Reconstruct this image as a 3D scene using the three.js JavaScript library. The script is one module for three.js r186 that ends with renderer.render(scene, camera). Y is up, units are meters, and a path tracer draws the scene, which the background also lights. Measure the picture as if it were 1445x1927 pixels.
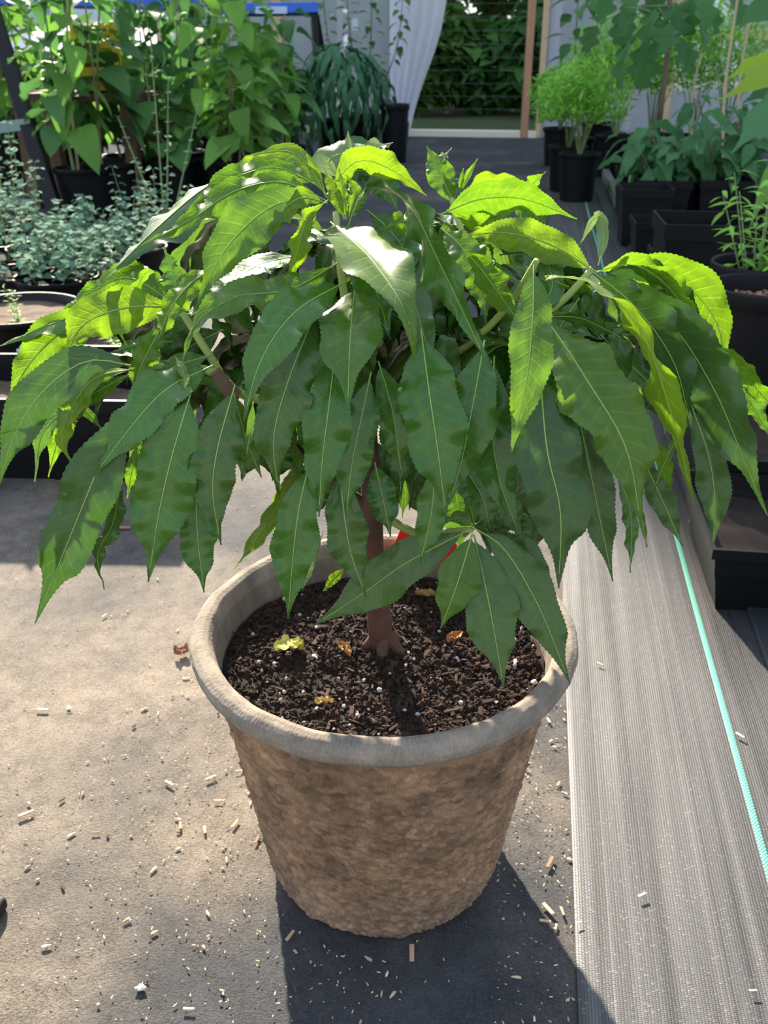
import * as THREE from 'three';
import { ImprovedNoise } from 'three/addons/math/ImprovedNoise.js';
import { mergeGeometries } from 'three/addons/utils/BufferGeometryUtils.js';
import { RoundedBoxGeometry } from 'three/addons/geometries/RoundedBoxGeometry.js';

// ---------- camera, sky, sun, exposure ----------
const FOCAL = 1750, PITCH = Math.atan(880 / FOCAL), YAW = THREE.MathUtils.degToRad(8.65), EYE = 0.825;
const camera = new THREE.PerspectiveCamera(2 * Math.atan(963.5 / FOCAL) * 180 / Math.PI, 1445 / 1927, 0.05, 200);
camera.rotation.order = 'YXZ';
camera.rotation.set(-PITCH, YAW, 0);
camera.position.set(0.777 * Math.sin(YAW), EYE, 0.777 * Math.cos(YAW));
camera.focus = 0.72;
camera.userData.fStop = 15;
camera.updateMatrixWorld();
const scene = new THREE.Scene();
const renderer = new THREE.WebGLRenderer({ antialias: true });
renderer.toneMapping = THREE.LinearToneMapping;
renderer.toneMappingExposure = 1.17;
renderer.shadowMap.enabled = true;
const SUN_AZ = THREE.MathUtils.degToRad(24.5), SUN_EL = THREE.MathUtils.degToRad(29);
const sunDir = new THREE.Vector3(-Math.sin(SUN_AZ) * Math.cos(SUN_EL), Math.sin(SUN_EL), -Math.cos(SUN_AZ) * Math.cos(SUN_EL));
// a hazy summer morning sky: whitish towards the horizon, pale blue above, brighter round the sun
{
  const W = 256, H = 128, d = new Float32Array(W * H * 4), dir = new THREE.Vector3();
  for (let y = 0; y < H; y++) for (let x = 0; x < W; x++) {
    const up = ((y + 0.5) / H - 0.5) * Math.PI, round = ((x + 0.5) / W - 0.5) * 2 * Math.PI;
    dir.set(Math.cos(round) * Math.cos(up), Math.sin(up), Math.sin(round) * Math.cos(up));
    const h = Math.pow(Math.max(0, dir.y), 0.6), glow = 0.9 * Math.exp((dir.dot(sunDir) - 1) * 9), k = (y * W + x) * 4;
    d[k] = 0.92 + (0.50 - 0.92) * h + glow; d[k + 1] = 0.94 + (0.66 - 0.94) * h + glow * 0.93; d[k + 2] = 0.93 + (0.97 - 0.95) * h + glow * 0.8; d[k + 3] = 1;
  }
  const t = new THREE.DataTexture(d, W, H, THREE.RGBAFormat, THREE.FloatType);
  t.mapping = THREE.EquirectangularReflectionMapping; t.magFilter = t.minFilter = THREE.LinearFilter; t.needsUpdate = true;
  scene.background = scene.environment = t;
}
scene.backgroundIntensity = scene.environmentIntensity = 1.2;
const sun = new THREE.DirectionalLight(new THREE.Color(1, 0.88, 0.72), 15);
sun.position.copy(sunDir).multiplyScalar(20);
sun.castShadow = true;
sun.shadow.radius = 2.2;
sun.shadow.mapSize.set(4096, 4096);
Object.assign(sun.shadow.camera, { left: -6, right: 6, top: 8, bottom: -8, near: 1, far: 60 });
scene.add(sun, sun.target);

// ---------- helpers ----------
const V = (x, y, z) => new THREE.Vector3(x, y, z);
const rad = THREE.MathUtils.degToRad;
let seed = 7;
const rnd = () => { seed = (seed + 0x6D2B79F5) | 0; let t = Math.imul(seed ^ (seed >>> 15), 1 | seed); t = (t + Math.imul(t ^ (t >>> 7), 61 | t)) ^ t; return ((t ^ (t >>> 14)) >>> 0) / 4294967296; };
const rr = (a, b) => a + (b - a) * rnd();
const pick = (a) => a[Math.floor(rnd() * a.length)];
const PN = new ImprovedNoise();
const noise = (x, y = 0, z = 0) => PN.noise(x + 31.7, y + 17.3, z + 5.1);
const fbm = (x, y, z = 0, o = 4) => { let s = 0, a = 0.5; for (let i = 0; i < o; i++) { s += a * noise(x, y, z + i * 7); x *= 2.03; y *= 2.03; z *= 2.03; a *= 0.5; } return s; };
const hash = (i, j, k = 0) => { const s = Math.sin(i * 127.1 + j * 311.7 + k * 74.7) * 43758.5453; return s - Math.floor(s); };
const clamp = THREE.MathUtils.clamp, lerp = THREE.MathUtils.lerp, sstep = THREE.MathUtils.smoothstep;
// a measured direction of the photograph and a distance along the view axis give a place in the room
const axF = V(0, 0, -1).applyEuler(camera.rotation), axR = V(1, 0, 0).applyEuler(camera.rotation), axU = V(0, 1, 0).applyEuler(camera.rotation);
const at = (x, y, d) => camera.position.clone().addScaledVector(axF, d).addScaledVector(axR, (x - 722.5) / FOCAL * d).addScaledVector(axU, (963.5 - y) / FOCAL * d);
const onY = (x, y, h = 0) => { const r = at(x, y, 1).sub(camera.position); return camera.position.clone().addScaledVector(r, (h - EYE) / r.y); };

const used = {};
const numbered = (n) => { used[n] = (used[n] ?? -1) + 1; return used[n] ? n + '_' + String(used[n]).padStart(3, '0') : n; };
const shade = (m) => { m.castShadow = m.receiveShadow = true; return m; };
function part(name, geo, mat, parent, extra) { const m = shade(new THREE.Mesh(geo, mat)); m.name = name; if (extra) Object.assign(m.userData, extra); parent.add(m); return m; }
function tag(o, label, category, group) { o.userData.label = label; o.userData.category = category; if (group) o.userData.group = group; return o; }
function thing(name, label, category, p = [0, 0, 0], turn = 0, group) { const g = new THREE.Group(); g.name = numbered(name); g.position.set(...p); g.rotation.y = turn; tag(g, label, category, group); scene.add(g); return g; }
function lone(name, geo, mat, label, category, group) { const m = part(numbered(name), geo, mat, scene); tag(m, label, category, group); return m; }
function struct(name, geo, mat) { return part(numbered(name), geo, mat, scene, { kind: 'structure' }); }
function geom(pos, idx, uv, col) {
  const g = new THREE.BufferGeometry();
  g.setAttribute('position', new THREE.Float32BufferAttribute(pos, 3));
  if (uv) g.setAttribute('uv', new THREE.Float32BufferAttribute(uv, 2));
  if (col) g.setAttribute('color', new THREE.Float32BufferAttribute(col, 3));
  g.setIndex(idx); g.computeVertexNormals(); return g;
}
function grid(nu, nv, f, color) {   // f(u, v) -> [x, y, z]; u, v in 0..1
  const pos = [], uv = [], idx = [], col = [];
  for (let j = 0; j <= nv; j++) for (let i = 0; i <= nu; i++) {
    const p = f(i / nu, j / nv); pos.push(p[0], p[1], p[2]); uv.push(p[3] ?? i / nu, p[4] ?? j / nv);
    if (color) col.push(...color(i / nu, j / nv, p));
  }
  for (let j = 0; j < nv; j++) for (let i = 0; i < nu; i++) { const a = j * (nu + 1) + i, b = a + 1, c = a + nu + 1, d = c + 1; idx.push(a, b, d, a, d, c); }
  return geom(pos, idx, uv, color ? col : null);
}
function tube(pts, r0, r1, seg = 10, rs = 6) {
  const c = new THREE.CatmullRomCurve3(pts), fr = c.computeFrenetFrames(seg, false), pos = [], idx = [], uv = [], L = c.getLength();
  for (let i = 0; i <= seg; i++) {
    const p = c.getPointAt(i / seg), r = lerp(r0, r1, i / seg);
    for (let k = 0; k <= rs; k++) { const a = k / rs * Math.PI * 2, n = fr.normals[i], b = fr.binormals[i]; pos.push(p.x + r * (Math.cos(a) * n.x + Math.sin(a) * b.x), p.y + r * (Math.cos(a) * n.y + Math.sin(a) * b.y), p.z + r * (Math.cos(a) * n.z + Math.sin(a) * b.z)); uv.push(k / rs, i / seg * L * 20); }
  }
  for (let i = 0; i < seg; i++) for (let k = 0; k < rs; k++) { const a = i * (rs + 1) + k, b = a + rs + 1; idx.push(a, a + 1, b + 1, a, b + 1, b); }
  const e = pos.length / 3 - rs - 1; for (let k = 1; k < rs - 1; k++) idx.push(e, e + k, e + k + 1);
  return geom(pos, idx, uv);
}
function box(w, h, d, x = 0, y = 0, z = 0, r = 0.004) { return new RoundedBoxGeometry(w, h, d, 2, Math.min(r, w / 3, h / 3, d / 3)).translate(x, y, z); }
function beam(a, b, w, h, r = 0.004) {   // a bar from a to b
  const L = a.distanceTo(b), g = new RoundedBoxGeometry(w, L, h, 2, Math.min(r, w / 3, h / 3));
  g.applyQuaternion(new THREE.Quaternion().setFromUnitVectors(V(0, 1, 0), b.clone().sub(a).normalize()));
  return g.translate((a.x + b.x) / 2, (a.y + b.y) / 2, (a.z + b.z) / 2);
}
function tex(w, h, fn, srgb, rx = 1, ry = 1) {
  const d = new Uint8Array(w * h * 4);
  for (let y = 0; y < h; y++) for (let x = 0; x < w; x++) { const c = fn((x + 0.5) / w, (y + 0.5) / h, x, y), k = (y * w + x) * 4; if (typeof c === 'number') d[k] = d[k + 1] = d[k + 2] = clamp(c, 0, 1) * 255; else for (let i = 0; i < 3; i++) d[k + i] = clamp(c[i], 0, 1) * 255; d[k + 3] = 255; }
  const t = new THREE.DataTexture(d, w, h); t.wrapS = t.wrapT = THREE.RepeatWrapping; t.magFilter = THREE.LinearFilter; t.minFilter = THREE.LinearMipmapLinearFilter; t.generateMipmaps = true;
  if (srgb) t.colorSpace = THREE.SRGBColorSpace; t.repeat.set(rx, ry); t.needsUpdate = true; return t;
}
// noise that tiles: value noise on a wrapped lattice
const vnoise = (x, y, P, k = 0) => { const i = Math.floor(x), j = Math.floor(y), fx = x - i, fy = y - j, sx = fx * fx * (3 - 2 * fx), sy = fy * fy * (3 - 2 * fy), m = (a) => ((a % P) + P) % P; return lerp(lerp(hash(m(i), m(j), k), hash(m(i + 1), m(j), k), sx), lerp(hash(m(i), m(j + 1), k), hash(m(i + 1), m(j + 1), k), sx), sy); };
const vfbm = (u, v, P, o = 4, k = 0) => { let s = 0, a = 0.5; for (let i = 0; i < o; i++) { s += a * vnoise(u * P, v * P, P, k + i); P *= 2; a *= 0.5; } return s; };
const rgb = (r, g, b) => new THREE.Color().setRGB(r, g, b);
const std = (c, roughness = 0.8, o = {}) => new THREE.MeshStandardMaterial({ color: c, roughness, side: THREE.DoubleSide, ...o });

// ---------- materials ----------
const veinAt = (u, v) => {   // u -1..1 across, v 0..1 along: 0 none .. 1 vein
  const a = Math.abs(u), side = u < 0 ? 0.5 : 0;
  const ph = (v - 0.105 * Math.pow(a, 1.15) + 0.03 * a * a * a) * 15 + side, f = Math.abs(ph - Math.round(ph)) / 15 * 3.2;
  const lateral = (1 - sstep(f, 0.004, 0.03)) * (1 - sstep(a, 0.55, 0.92)) * 0.38, mid = 1 - sstep(a, 0.015, 0.05);
  return Math.max(lateral, mid);
};
const leafMap = tex(256, 768, (u, v) => { const n = vfbm(u, v, 12, 3), k = veinAt(u * 2 - 1, v); const b = 0.70 + 0.16 * (n - 0.45); return [b + 0.24 * k, b + 0.18 * k, b + 0.1 * k]; }, true);
const leafBump = tex(256, 768, (u, v) => { const a = u * 2 - 1, k = veinAt(a, v), n = vfbm(u, v * 2, 40, 2, 3), q = vfbm(u, v * 2, 9, 2, 5); return 0.45 - 0.32 * k + 0.12 * n + 0.4 * (q - 0.4); }, false);
const leafMat = (r, g, b, t, coat = 0.75, cr = 0.3, ro = 1) => new THREE.MeshPhysicalMaterial({ color: rgb(r, g, b), map: leafMap, bumpMap: leafBump, bumpScale: 0.0016, roughness: ro, transmission: t, thickness: 0, clearcoat: coat, clearcoatRoughness: cr, side: THREE.DoubleSide, specularIntensity: ro < 1 ? 0.4 : 0.15 });
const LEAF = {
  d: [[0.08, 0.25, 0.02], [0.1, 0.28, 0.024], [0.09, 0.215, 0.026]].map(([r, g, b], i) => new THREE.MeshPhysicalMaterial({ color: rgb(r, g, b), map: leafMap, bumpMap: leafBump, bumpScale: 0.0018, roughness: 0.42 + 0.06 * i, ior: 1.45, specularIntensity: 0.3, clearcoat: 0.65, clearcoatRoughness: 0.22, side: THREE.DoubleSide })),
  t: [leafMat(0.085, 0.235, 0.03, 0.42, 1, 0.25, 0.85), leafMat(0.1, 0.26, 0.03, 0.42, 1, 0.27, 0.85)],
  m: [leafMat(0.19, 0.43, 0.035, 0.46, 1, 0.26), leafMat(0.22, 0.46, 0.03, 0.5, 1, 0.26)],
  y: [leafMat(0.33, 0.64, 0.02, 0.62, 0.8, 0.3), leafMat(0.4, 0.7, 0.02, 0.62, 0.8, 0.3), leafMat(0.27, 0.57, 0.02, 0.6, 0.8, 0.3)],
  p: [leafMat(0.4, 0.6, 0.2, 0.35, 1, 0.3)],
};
const midMat = new THREE.MeshPhysicalMaterial({ color: rgb(0.27, 0.42, 0.085), roughness: 0.6 });
const twigMat = std(rgb(0.3, 0.38, 0.09), 0.6);
const barkTex = tex(128, 256, (u, v) => 0.45 + 0.55 * vfbm(u, v, 8, 4) - 0.25 * (vnoise(0.3, v * 22, 22, 4) > 0.8 ? 1 : 0), false);
const barkMat = std(rgb(0.13, 0.062, 0.042), 0.75, { map: barkTex, bumpMap: barkTex, bumpScale: 0.0015 });
const fineTex = tex(512, 512, (u, v) => 0.35 + 0.5 * vfbm(u, v, 32, 5), false);
const blackPlastic = new THREE.MeshPhysicalMaterial({ color: rgb(0.006, 0.0065, 0.008), roughness: 0.5, specularIntensity: 0.45, side: THREE.DoubleSide });
const peatMat = std(rgb(0.034, 0.018, 0.011), 1, { map: fineTex });
const paleSoilMat = std(rgb(0.2, 0.135, 0.09), 1, { map: fineTex });

// ---------- the ground ----------
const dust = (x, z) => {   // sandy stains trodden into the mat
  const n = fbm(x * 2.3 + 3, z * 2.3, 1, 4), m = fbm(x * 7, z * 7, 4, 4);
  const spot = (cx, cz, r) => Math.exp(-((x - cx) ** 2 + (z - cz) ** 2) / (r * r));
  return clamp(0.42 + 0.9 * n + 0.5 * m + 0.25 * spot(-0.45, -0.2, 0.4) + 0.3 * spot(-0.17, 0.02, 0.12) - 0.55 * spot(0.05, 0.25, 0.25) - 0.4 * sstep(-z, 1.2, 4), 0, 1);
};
const matTex = tex(1024, 1024, (u, v) => { const f = vnoise(u * 340, v * 340, 340, 1), g = vnoise(u * 170, v * 500, 510, 2), c = vfbm(u, v, 24, 4, 3); return 0.5 + 0.34 * (f - 0.5) + 0.22 * (g - 0.5) + 0.4 * (c - 0.47); }, false);
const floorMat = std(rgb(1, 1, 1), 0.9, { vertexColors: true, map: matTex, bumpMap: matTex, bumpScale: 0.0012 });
{
  const warp = (t) => t;
  const X = (u) => u < 0.12 ? lerp(-5.2, -1.1, u / 0.12) : u < 0.9 ? lerp(-1.1, 0.5, (u - 0.12) / 0.78) : lerp(0.5, 4.2, (u - 0.9) / 0.1);
  const Z = (v) => v < 0.72 ? lerp(1.4, -1.6, v / 0.72) : lerp(-1.6, -9.6, (v - 0.72) / 0.28);
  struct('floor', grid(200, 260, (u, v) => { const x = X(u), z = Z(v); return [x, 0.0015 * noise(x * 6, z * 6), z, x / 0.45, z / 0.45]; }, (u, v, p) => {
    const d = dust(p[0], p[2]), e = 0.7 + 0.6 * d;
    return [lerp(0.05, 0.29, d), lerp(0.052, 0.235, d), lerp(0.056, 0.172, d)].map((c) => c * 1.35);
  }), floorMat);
}
// woven ground cloth along the right side
const weaveTex = tex(1024, 1024, (u, v) => {
  const N = 64, cx = u * N, cy = v * N * 1.5, i = Math.floor(cx), j = Math.floor(cy), fx = cx - i - 0.5, fy = cy - j - 0.5, over = (i + j) % 2, r = hash(i, j, 9), r2 = hash(i, 3, 4);
  const prof = over ? 1 - 3.2 * fx * fx : 1 - 3.2 * fy * fy, gap = Math.max(Math.abs(fx), Math.abs(fy)) > 0.43 ? 0.55 : 1;
  return clamp((0.3 + 0.28 * prof) * gap * (0.75 + 0.5 * r2) + (r > 0.9 && over ? 0.35 : 0), 0, 1);
}, false);
const clothMat = new THREE.MeshPhysicalMaterial({ color: rgb(1, 1, 1), vertexColors: true, map: weaveTex, bumpMap: weaveTex, bumpScale: 0.0009, roughness: 0.48, side: THREE.DoubleSide, specularIntensity: 1 });
const CLOTH = (x, z) => 0.004 + 0.0016 * noise(x * 22, z * 1.6, 2) + 0.0008 * noise(x * 60, z * 3, 5);
const cloth = thing('ground_cloth', 'grey woven ground cloth lying along the right of the pot with a green tracer thread', 'ground cloth');
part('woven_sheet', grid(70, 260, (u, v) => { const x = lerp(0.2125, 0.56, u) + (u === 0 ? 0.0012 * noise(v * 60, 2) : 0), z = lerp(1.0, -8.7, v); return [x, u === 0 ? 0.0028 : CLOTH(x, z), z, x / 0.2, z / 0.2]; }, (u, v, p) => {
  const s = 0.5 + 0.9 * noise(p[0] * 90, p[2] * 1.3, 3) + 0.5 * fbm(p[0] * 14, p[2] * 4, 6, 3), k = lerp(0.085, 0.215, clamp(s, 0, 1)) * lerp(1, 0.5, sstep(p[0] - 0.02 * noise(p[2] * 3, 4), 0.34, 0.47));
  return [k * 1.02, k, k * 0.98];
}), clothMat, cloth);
const threadTex = tex(64, 128, (u, v) => { const i = Math.floor(u * 4), j = Math.floor(v * 8), on = (i + j) % 2; return on ? [0.5, 0.86, 0.74] : [0.13, 0.42, 0.36]; }, true);
part('tracer_thread', grid(3, 160, (u, v) => { const z = lerp(0.9, -6.5, v), x = 0.4262 + (u - 0.5) * 0.0085 + 0.002 * noise(z * 2, 8); return [x, CLOTH(x, z) + 0.0012 + 0.0006 * Math.sin(u * Math.PI), z, u, z / 0.02]; }), std(0xffffff, 0.6, { map: threadTex }), cloth, { label: 'pale green tracer thread' });
lone('edging_strip', mergeGeometries([box(0.062, 0.012, 7.6, 0.537, 0.006, -3.2, 0.004), box(0.008, 0.022, 7.6, 0.563, 0.011, -3.2, 0.003)]), std(rgb(0.035, 0.038, 0.045), 0.5, { bumpMap: fineTex, bumpScale: 0.001 }), 'dark flat plastic edging strip beside the woven ground cloth', 'edging');
const greyWood = std(rgb(0.24, 0.26, 0.23), 0.9, { map: barkTex, bumpMap: barkTex, bumpScale: 0.002 });
lone('timber_edging', beam(V(0.606, 0.035, -8.4), V(0.592, 0.035, -1.75), 0.045, 0.07, 0.006), greyWood, 'weathered grey timber laid as an edge before the right pots', 'timber');

// ---------- the potted dwarf peach ----------
const tree = thing('potted_peach_tree', 'large dwarf peach tree with drooping glossy leaves in a brown fiber pot', 'potted tree');
const wob = (a) => 0.0022 * noise(Math.cos(a) * 1.4, Math.sin(a) * 1.4, 1) + 0.0012 * noise(Math.cos(a) * 4, Math.sin(a) * 4, 3);
let cell = 0;
const flake = (s, y) => {   // pulp flakes: every cell is a chip with its own lift and tilt
  const C = 0.0085, wx = s + 0.003 * noise(s * 160, y * 160, 2), wy = y + 0.003 * noise(s * 160, y * 160, 9), gx = wx / C, gy = wy / C / 0.8, i0 = Math.floor(gx), j0 = Math.floor(gy);
  let b = 9, bi = 0, bj = 0, bx = 0, by = 0;
  for (let j = j0 - 1; j <= j0 + 1; j++) for (let i = i0 - 1; i <= i0 + 1; i++) { const px = i + hash(i, j, 1), py = j + hash(i, j, 2), d = (gx - px) ** 2 + (gy - py) ** 2; if (d < b) { b = d; bi = i; bj = j; bx = gx - px; by = gy - py; } }
  cell = hash(bi, bj, 7);
  return 0.0022 * hash(bi, bj, 3) + 0.0042 * (bx * (hash(bi, bj, 4) - 0.5) + by * (hash(bi, bj, 5) - 0.2)) + 0.0016 * fbm(s * 40, y * 40, 3, 3);
};
const pulpTex = tex(512, 512, (u, v) => 0.42 + 0.42 * vfbm(u, v, 24, 4) + 0.22 * vnoise(u * 300, v * 90, 300, 6), false);
const pulpMat = std(rgb(1, 1, 1), 0.95, { vertexColors: true, map: pulpTex, bumpMap: pulpTex, bumpScale: 0.0016 });
const potWall = part('pot', grid(540, 170, (u, v) => {
  const a = u * Math.PI * 2, y = 0.29 * v, foot = 1 - Math.exp(-v * 28), s = a * 0.15;
  const r = lerp(0.1245, 0.1705, Math.pow(v, 1.05)) - 0.011 * (1 - foot) + wob(a) + flake(u < 1 ? s : 0, y) * (v < 0.98 ? 1 : 0.3) + (v < 0.03 ? 0.002 * noise(a * 9, 3) : 0);
  const lift = v < 0.02 ? 0.003 * Math.max(0, noise(a * 8, 1)) : 0;
  return [r * Math.cos(a), y + lift, r * Math.sin(a), u * 4, v * 1.2];
}, (u, v, p) => { const a = u * Math.PI * 2, n = 0.8 + 0.7 * fbm(Math.cos(a) * 2.5, v * 4, Math.sin(a) * 2.5, 4), c = (flake(u < 1 ? a * 0.15 : 0, v * 0.29), (cell - 0.5) * 0.4), g = 1 - sstep(v, 0, 0.35), k = (n + c) * 1.35; return [lerp(0.34, 0.31, g) * k, lerp(0.205, 0.21, g) * k, lerp(0.115, 0.135, g) * k]; }), pulpMat, tree, { label: 'flaky brown fiber pot wall' });
const lip = [[0.1700, 0.283], [0.1765, 0.2845], [0.184, 0.289], [0.1888, 0.2955], [0.1903, 0.3025], [0.1888, 0.3085], [0.1835, 0.3125], [0.177, 0.3137], [0.1715, 0.3115], [0.168, 0.306], [0.1655, 0.296], [0.1615, 0.27], [0.157, 0.245], [0.15, 0.21]];
part('rim', grid(260, lip.length * 4 - 4, (u, v) => {
  const a = u * Math.PI * 2, t = v * (lip.length - 1), i = Math.min(Math.floor(t), lip.length - 2), f = t - i, r = lerp(lip[i][0], lip[i + 1][0], f), y = lerp(lip[i][1], lip[i + 1][1], f), c = Math.cos(a), s = Math.sin(a);
  const w = wob(a) + 0.0009 * fbm(c * 22, s * 22, y * 60, 3) + 0.0016 * noise(c * 6, s * 6, 2), q = 0.0018 * noise(c * 3, s * 3, 6);
  return [(r + w) * c, y + q, (r + w) * s, u * 4, v * 0.35];
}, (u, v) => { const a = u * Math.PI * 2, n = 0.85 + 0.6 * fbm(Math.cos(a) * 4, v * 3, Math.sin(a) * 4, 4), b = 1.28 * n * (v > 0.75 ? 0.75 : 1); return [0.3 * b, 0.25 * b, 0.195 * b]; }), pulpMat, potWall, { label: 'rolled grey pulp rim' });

const SOIL = 0.268, soilY = (x, z) => SOIL + 0.006 * fbm(x * 14, z * 14, 2, 4) + 0.008 * Math.exp(-(x * x + z * z) / 0.003) + 0.004 * noise(x * 60, z * 60, 4) + 0.004 * sstep(Math.hypot(x, z), 0.12, 0.16);
const soil = part('soil', grid(150, 60, (u, v) => { const a = u * Math.PI * 2, r = 0.1605 * v; return [r * Math.cos(a), soilY(r * Math.cos(a), r * Math.sin(a)), r * Math.sin(a), r * Math.cos(a) * 6, r * Math.sin(a) * 6]; }), peatMat, tree);
function scatter(name, n, geo, mat, parent, put, color, label) {
  const m = shade(new THREE.InstancedMesh(geo, mat, n)), q = new THREE.Object3D(), c = new THREE.Color();
  for (let i = 0; i < n; i++) { put(q, i); q.updateMatrix(); m.setMatrixAt(i, q.matrix); if (color) m.setColorAt(i, color(c, i)); }
  m.name = name; m.userData.kind = 'stuff'; if (label) m.userData.label = label; parent.add(m); return m;
}
const lump = (k, r = 1, amp = 0.35) => { const g = new THREE.IcosahedronGeometry(r, 1), p = g.attributes.position; for (let i = 0; i < p.count; i++) { const v = V().fromBufferAttribute(p, i), s = 1 + amp * 2 * noise(v.x * 1.7 + k, v.y * 1.7, v.z * 1.7); p.setXYZ(i, v.x * s, v.y * s * 0.85, v.z * s); } g.computeVertexNormals(); return g; };
const spin = (q) => q.rotation.set(rr(0, 6.3), rr(0, 6.3), rr(0, 6.3));
const onSoil = (q, lift, R = 0.156) => { const a = rr(0, 6.283), r = R * Math.sqrt(rnd()), x = r * Math.cos(a), z = r * Math.sin(a); q.position.set(x, soilY(x, z) + lift, z); };
scatter('soil_crumb', 5200, lump(1, 1, 0.5), std(0xffffff, 1), soil, (q) => { onSoil(q, 0.0005); spin(q); const s = rr(0.0012, 0.0042); q.scale.set(s, s * rr(0.5, 1), s * rr(0.5, 1.2)); }, (c) => { const k = rr(0.4, 1.5), w = rnd() < 0.2 ? 1.5 : 1; return c.setRGB(0.03 * k * w, 0.0145 * k * w, 0.009 * k); });
scatter('bark_shred', 170, box(1, 0.22, 0.3, 0, 0, 0, 0.08), std(0xffffff, 0.95), soil, (q) => { onSoil(q, 0.002); q.rotation.set(rr(-0.4, 0.4), rr(0, 6.3), rr(-0.4, 0.4)); const s = rr(0.006, 0.02); q.scale.set(s, s * 0.5, s * rr(0.5, 1.1)); }, (c) => { const k = rr(0.5, 1.6); return c.setRGB(0.042 * k, 0.021 * k, 0.013 * k); });
scatter('perlite', 110, lump(4, 1, 0.3), std(0xffffff, 0.9), soil, (q) => { onSoil(q, 0.0025); spin(q); const s = rnd() < 0.15 ? rr(0.002, 0.0033) : rr(0.001, 0.0022); q.scale.setScalar(s); }, (c) => { const k = rr(0.6, 1); return c.setRGB(0.75 * k, 0.72 * k, 0.66 * k); });
const D = (d, y) => 0.66 + (d - 0.58) * 0.86 + Math.max(0, (y - 760) / 1750) * 0.25;   // crown depths measured along the view axis
const P = (x, y, d) => at(x, y, D(d, y));
// trunk and branches
const tb = onY(722, 1222, SOIL + 0.004), fork = at(700, 960, 0.845), crown = at(690, 760, 0.83);
const trunk = part('trunk', tube([tb.clone().add(V(0.006, -0.012, 0)), tb, at(712, 1150, 0.925), at(702, 1060, 0.885), fork, crown], 0.0135, 0.0075, 30, 12), barkMat, tree);
part('root_flare', mergeGeometries([0.4, 1.5, 2.9, 4.3, 5.4].map((a) => tube([tb.clone().add(V(0.004 * Math.cos(a), 0.02, 0.004 * Math.sin(a))), tb.clone().add(V(0.016 * Math.cos(a), 0.006, 0.016 * Math.sin(a))), tb.clone().add(V(0.034 * Math.cos(a), -0.006, 0.034 * Math.sin(a)))], 0.009, 0.002, 8, 8))), barkMat, trunk);
const branch = (pts, r0 = 0.006, r1 = 0.003, mat = barkMat) => part('branch', tube(pts, r0, r1, 16, 8), mat, trunk);
branch([crown, P(655, 600, 0.72), P(640, 500, 0.72), P(632, 400, 0.735)], 0.0045, 0.0028, twigMat);
branch([crown, P(560, 760, 0.7), P(440, 735, 0.68), P(395, 670, 0.68), P(335, 575, 0.7)], 0.005, 0.0028, twigMat);
branch([P(440, 735, 0.68), P(400, 700, 0.67), P(330, 690, 0.67), P(258, 690, 0.645)], 0.004, 0.0028, twigMat);
branch([crown, P(800, 620, 0.79), P(880, 520, 0.8), P(850, 375, 0.85)], 0.0042, 0.0026, twigMat);
branch([crown, P(860, 700, 0.76), P(980, 630, 0.75), P(1065, 560, 0.725), P(1115, 505, 0.715)], 0.0045, 0.003, twigMat);
branch([crown, P(880, 650, 0.74), P(960, 570, 0.71), P(1010, 490, 0.66)], 0.0042, 0.0026, twigMat);
branch([fork, at(800, 1010, 0.82), at(850, 1000, 0.79), at(887, 997, 0.765)], 0.0042, 0.0026, twigMat);
branch([fork, at(620, 900, 0.84), at(545, 830, 0.86), at(520, 780, 0.88)], 0.006, 0.004);
part('pruning_stub', tube([P(442, 745, 0.675), P(425, 725, 0.67), P(404, 698, 0.665)], 0.0065, 0.005, 6, 10), std(rgb(0.16, 0.1, 0.06), 0.9, { bumpMap: barkTex, bumpScale: 0.003 }), trunk);

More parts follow.
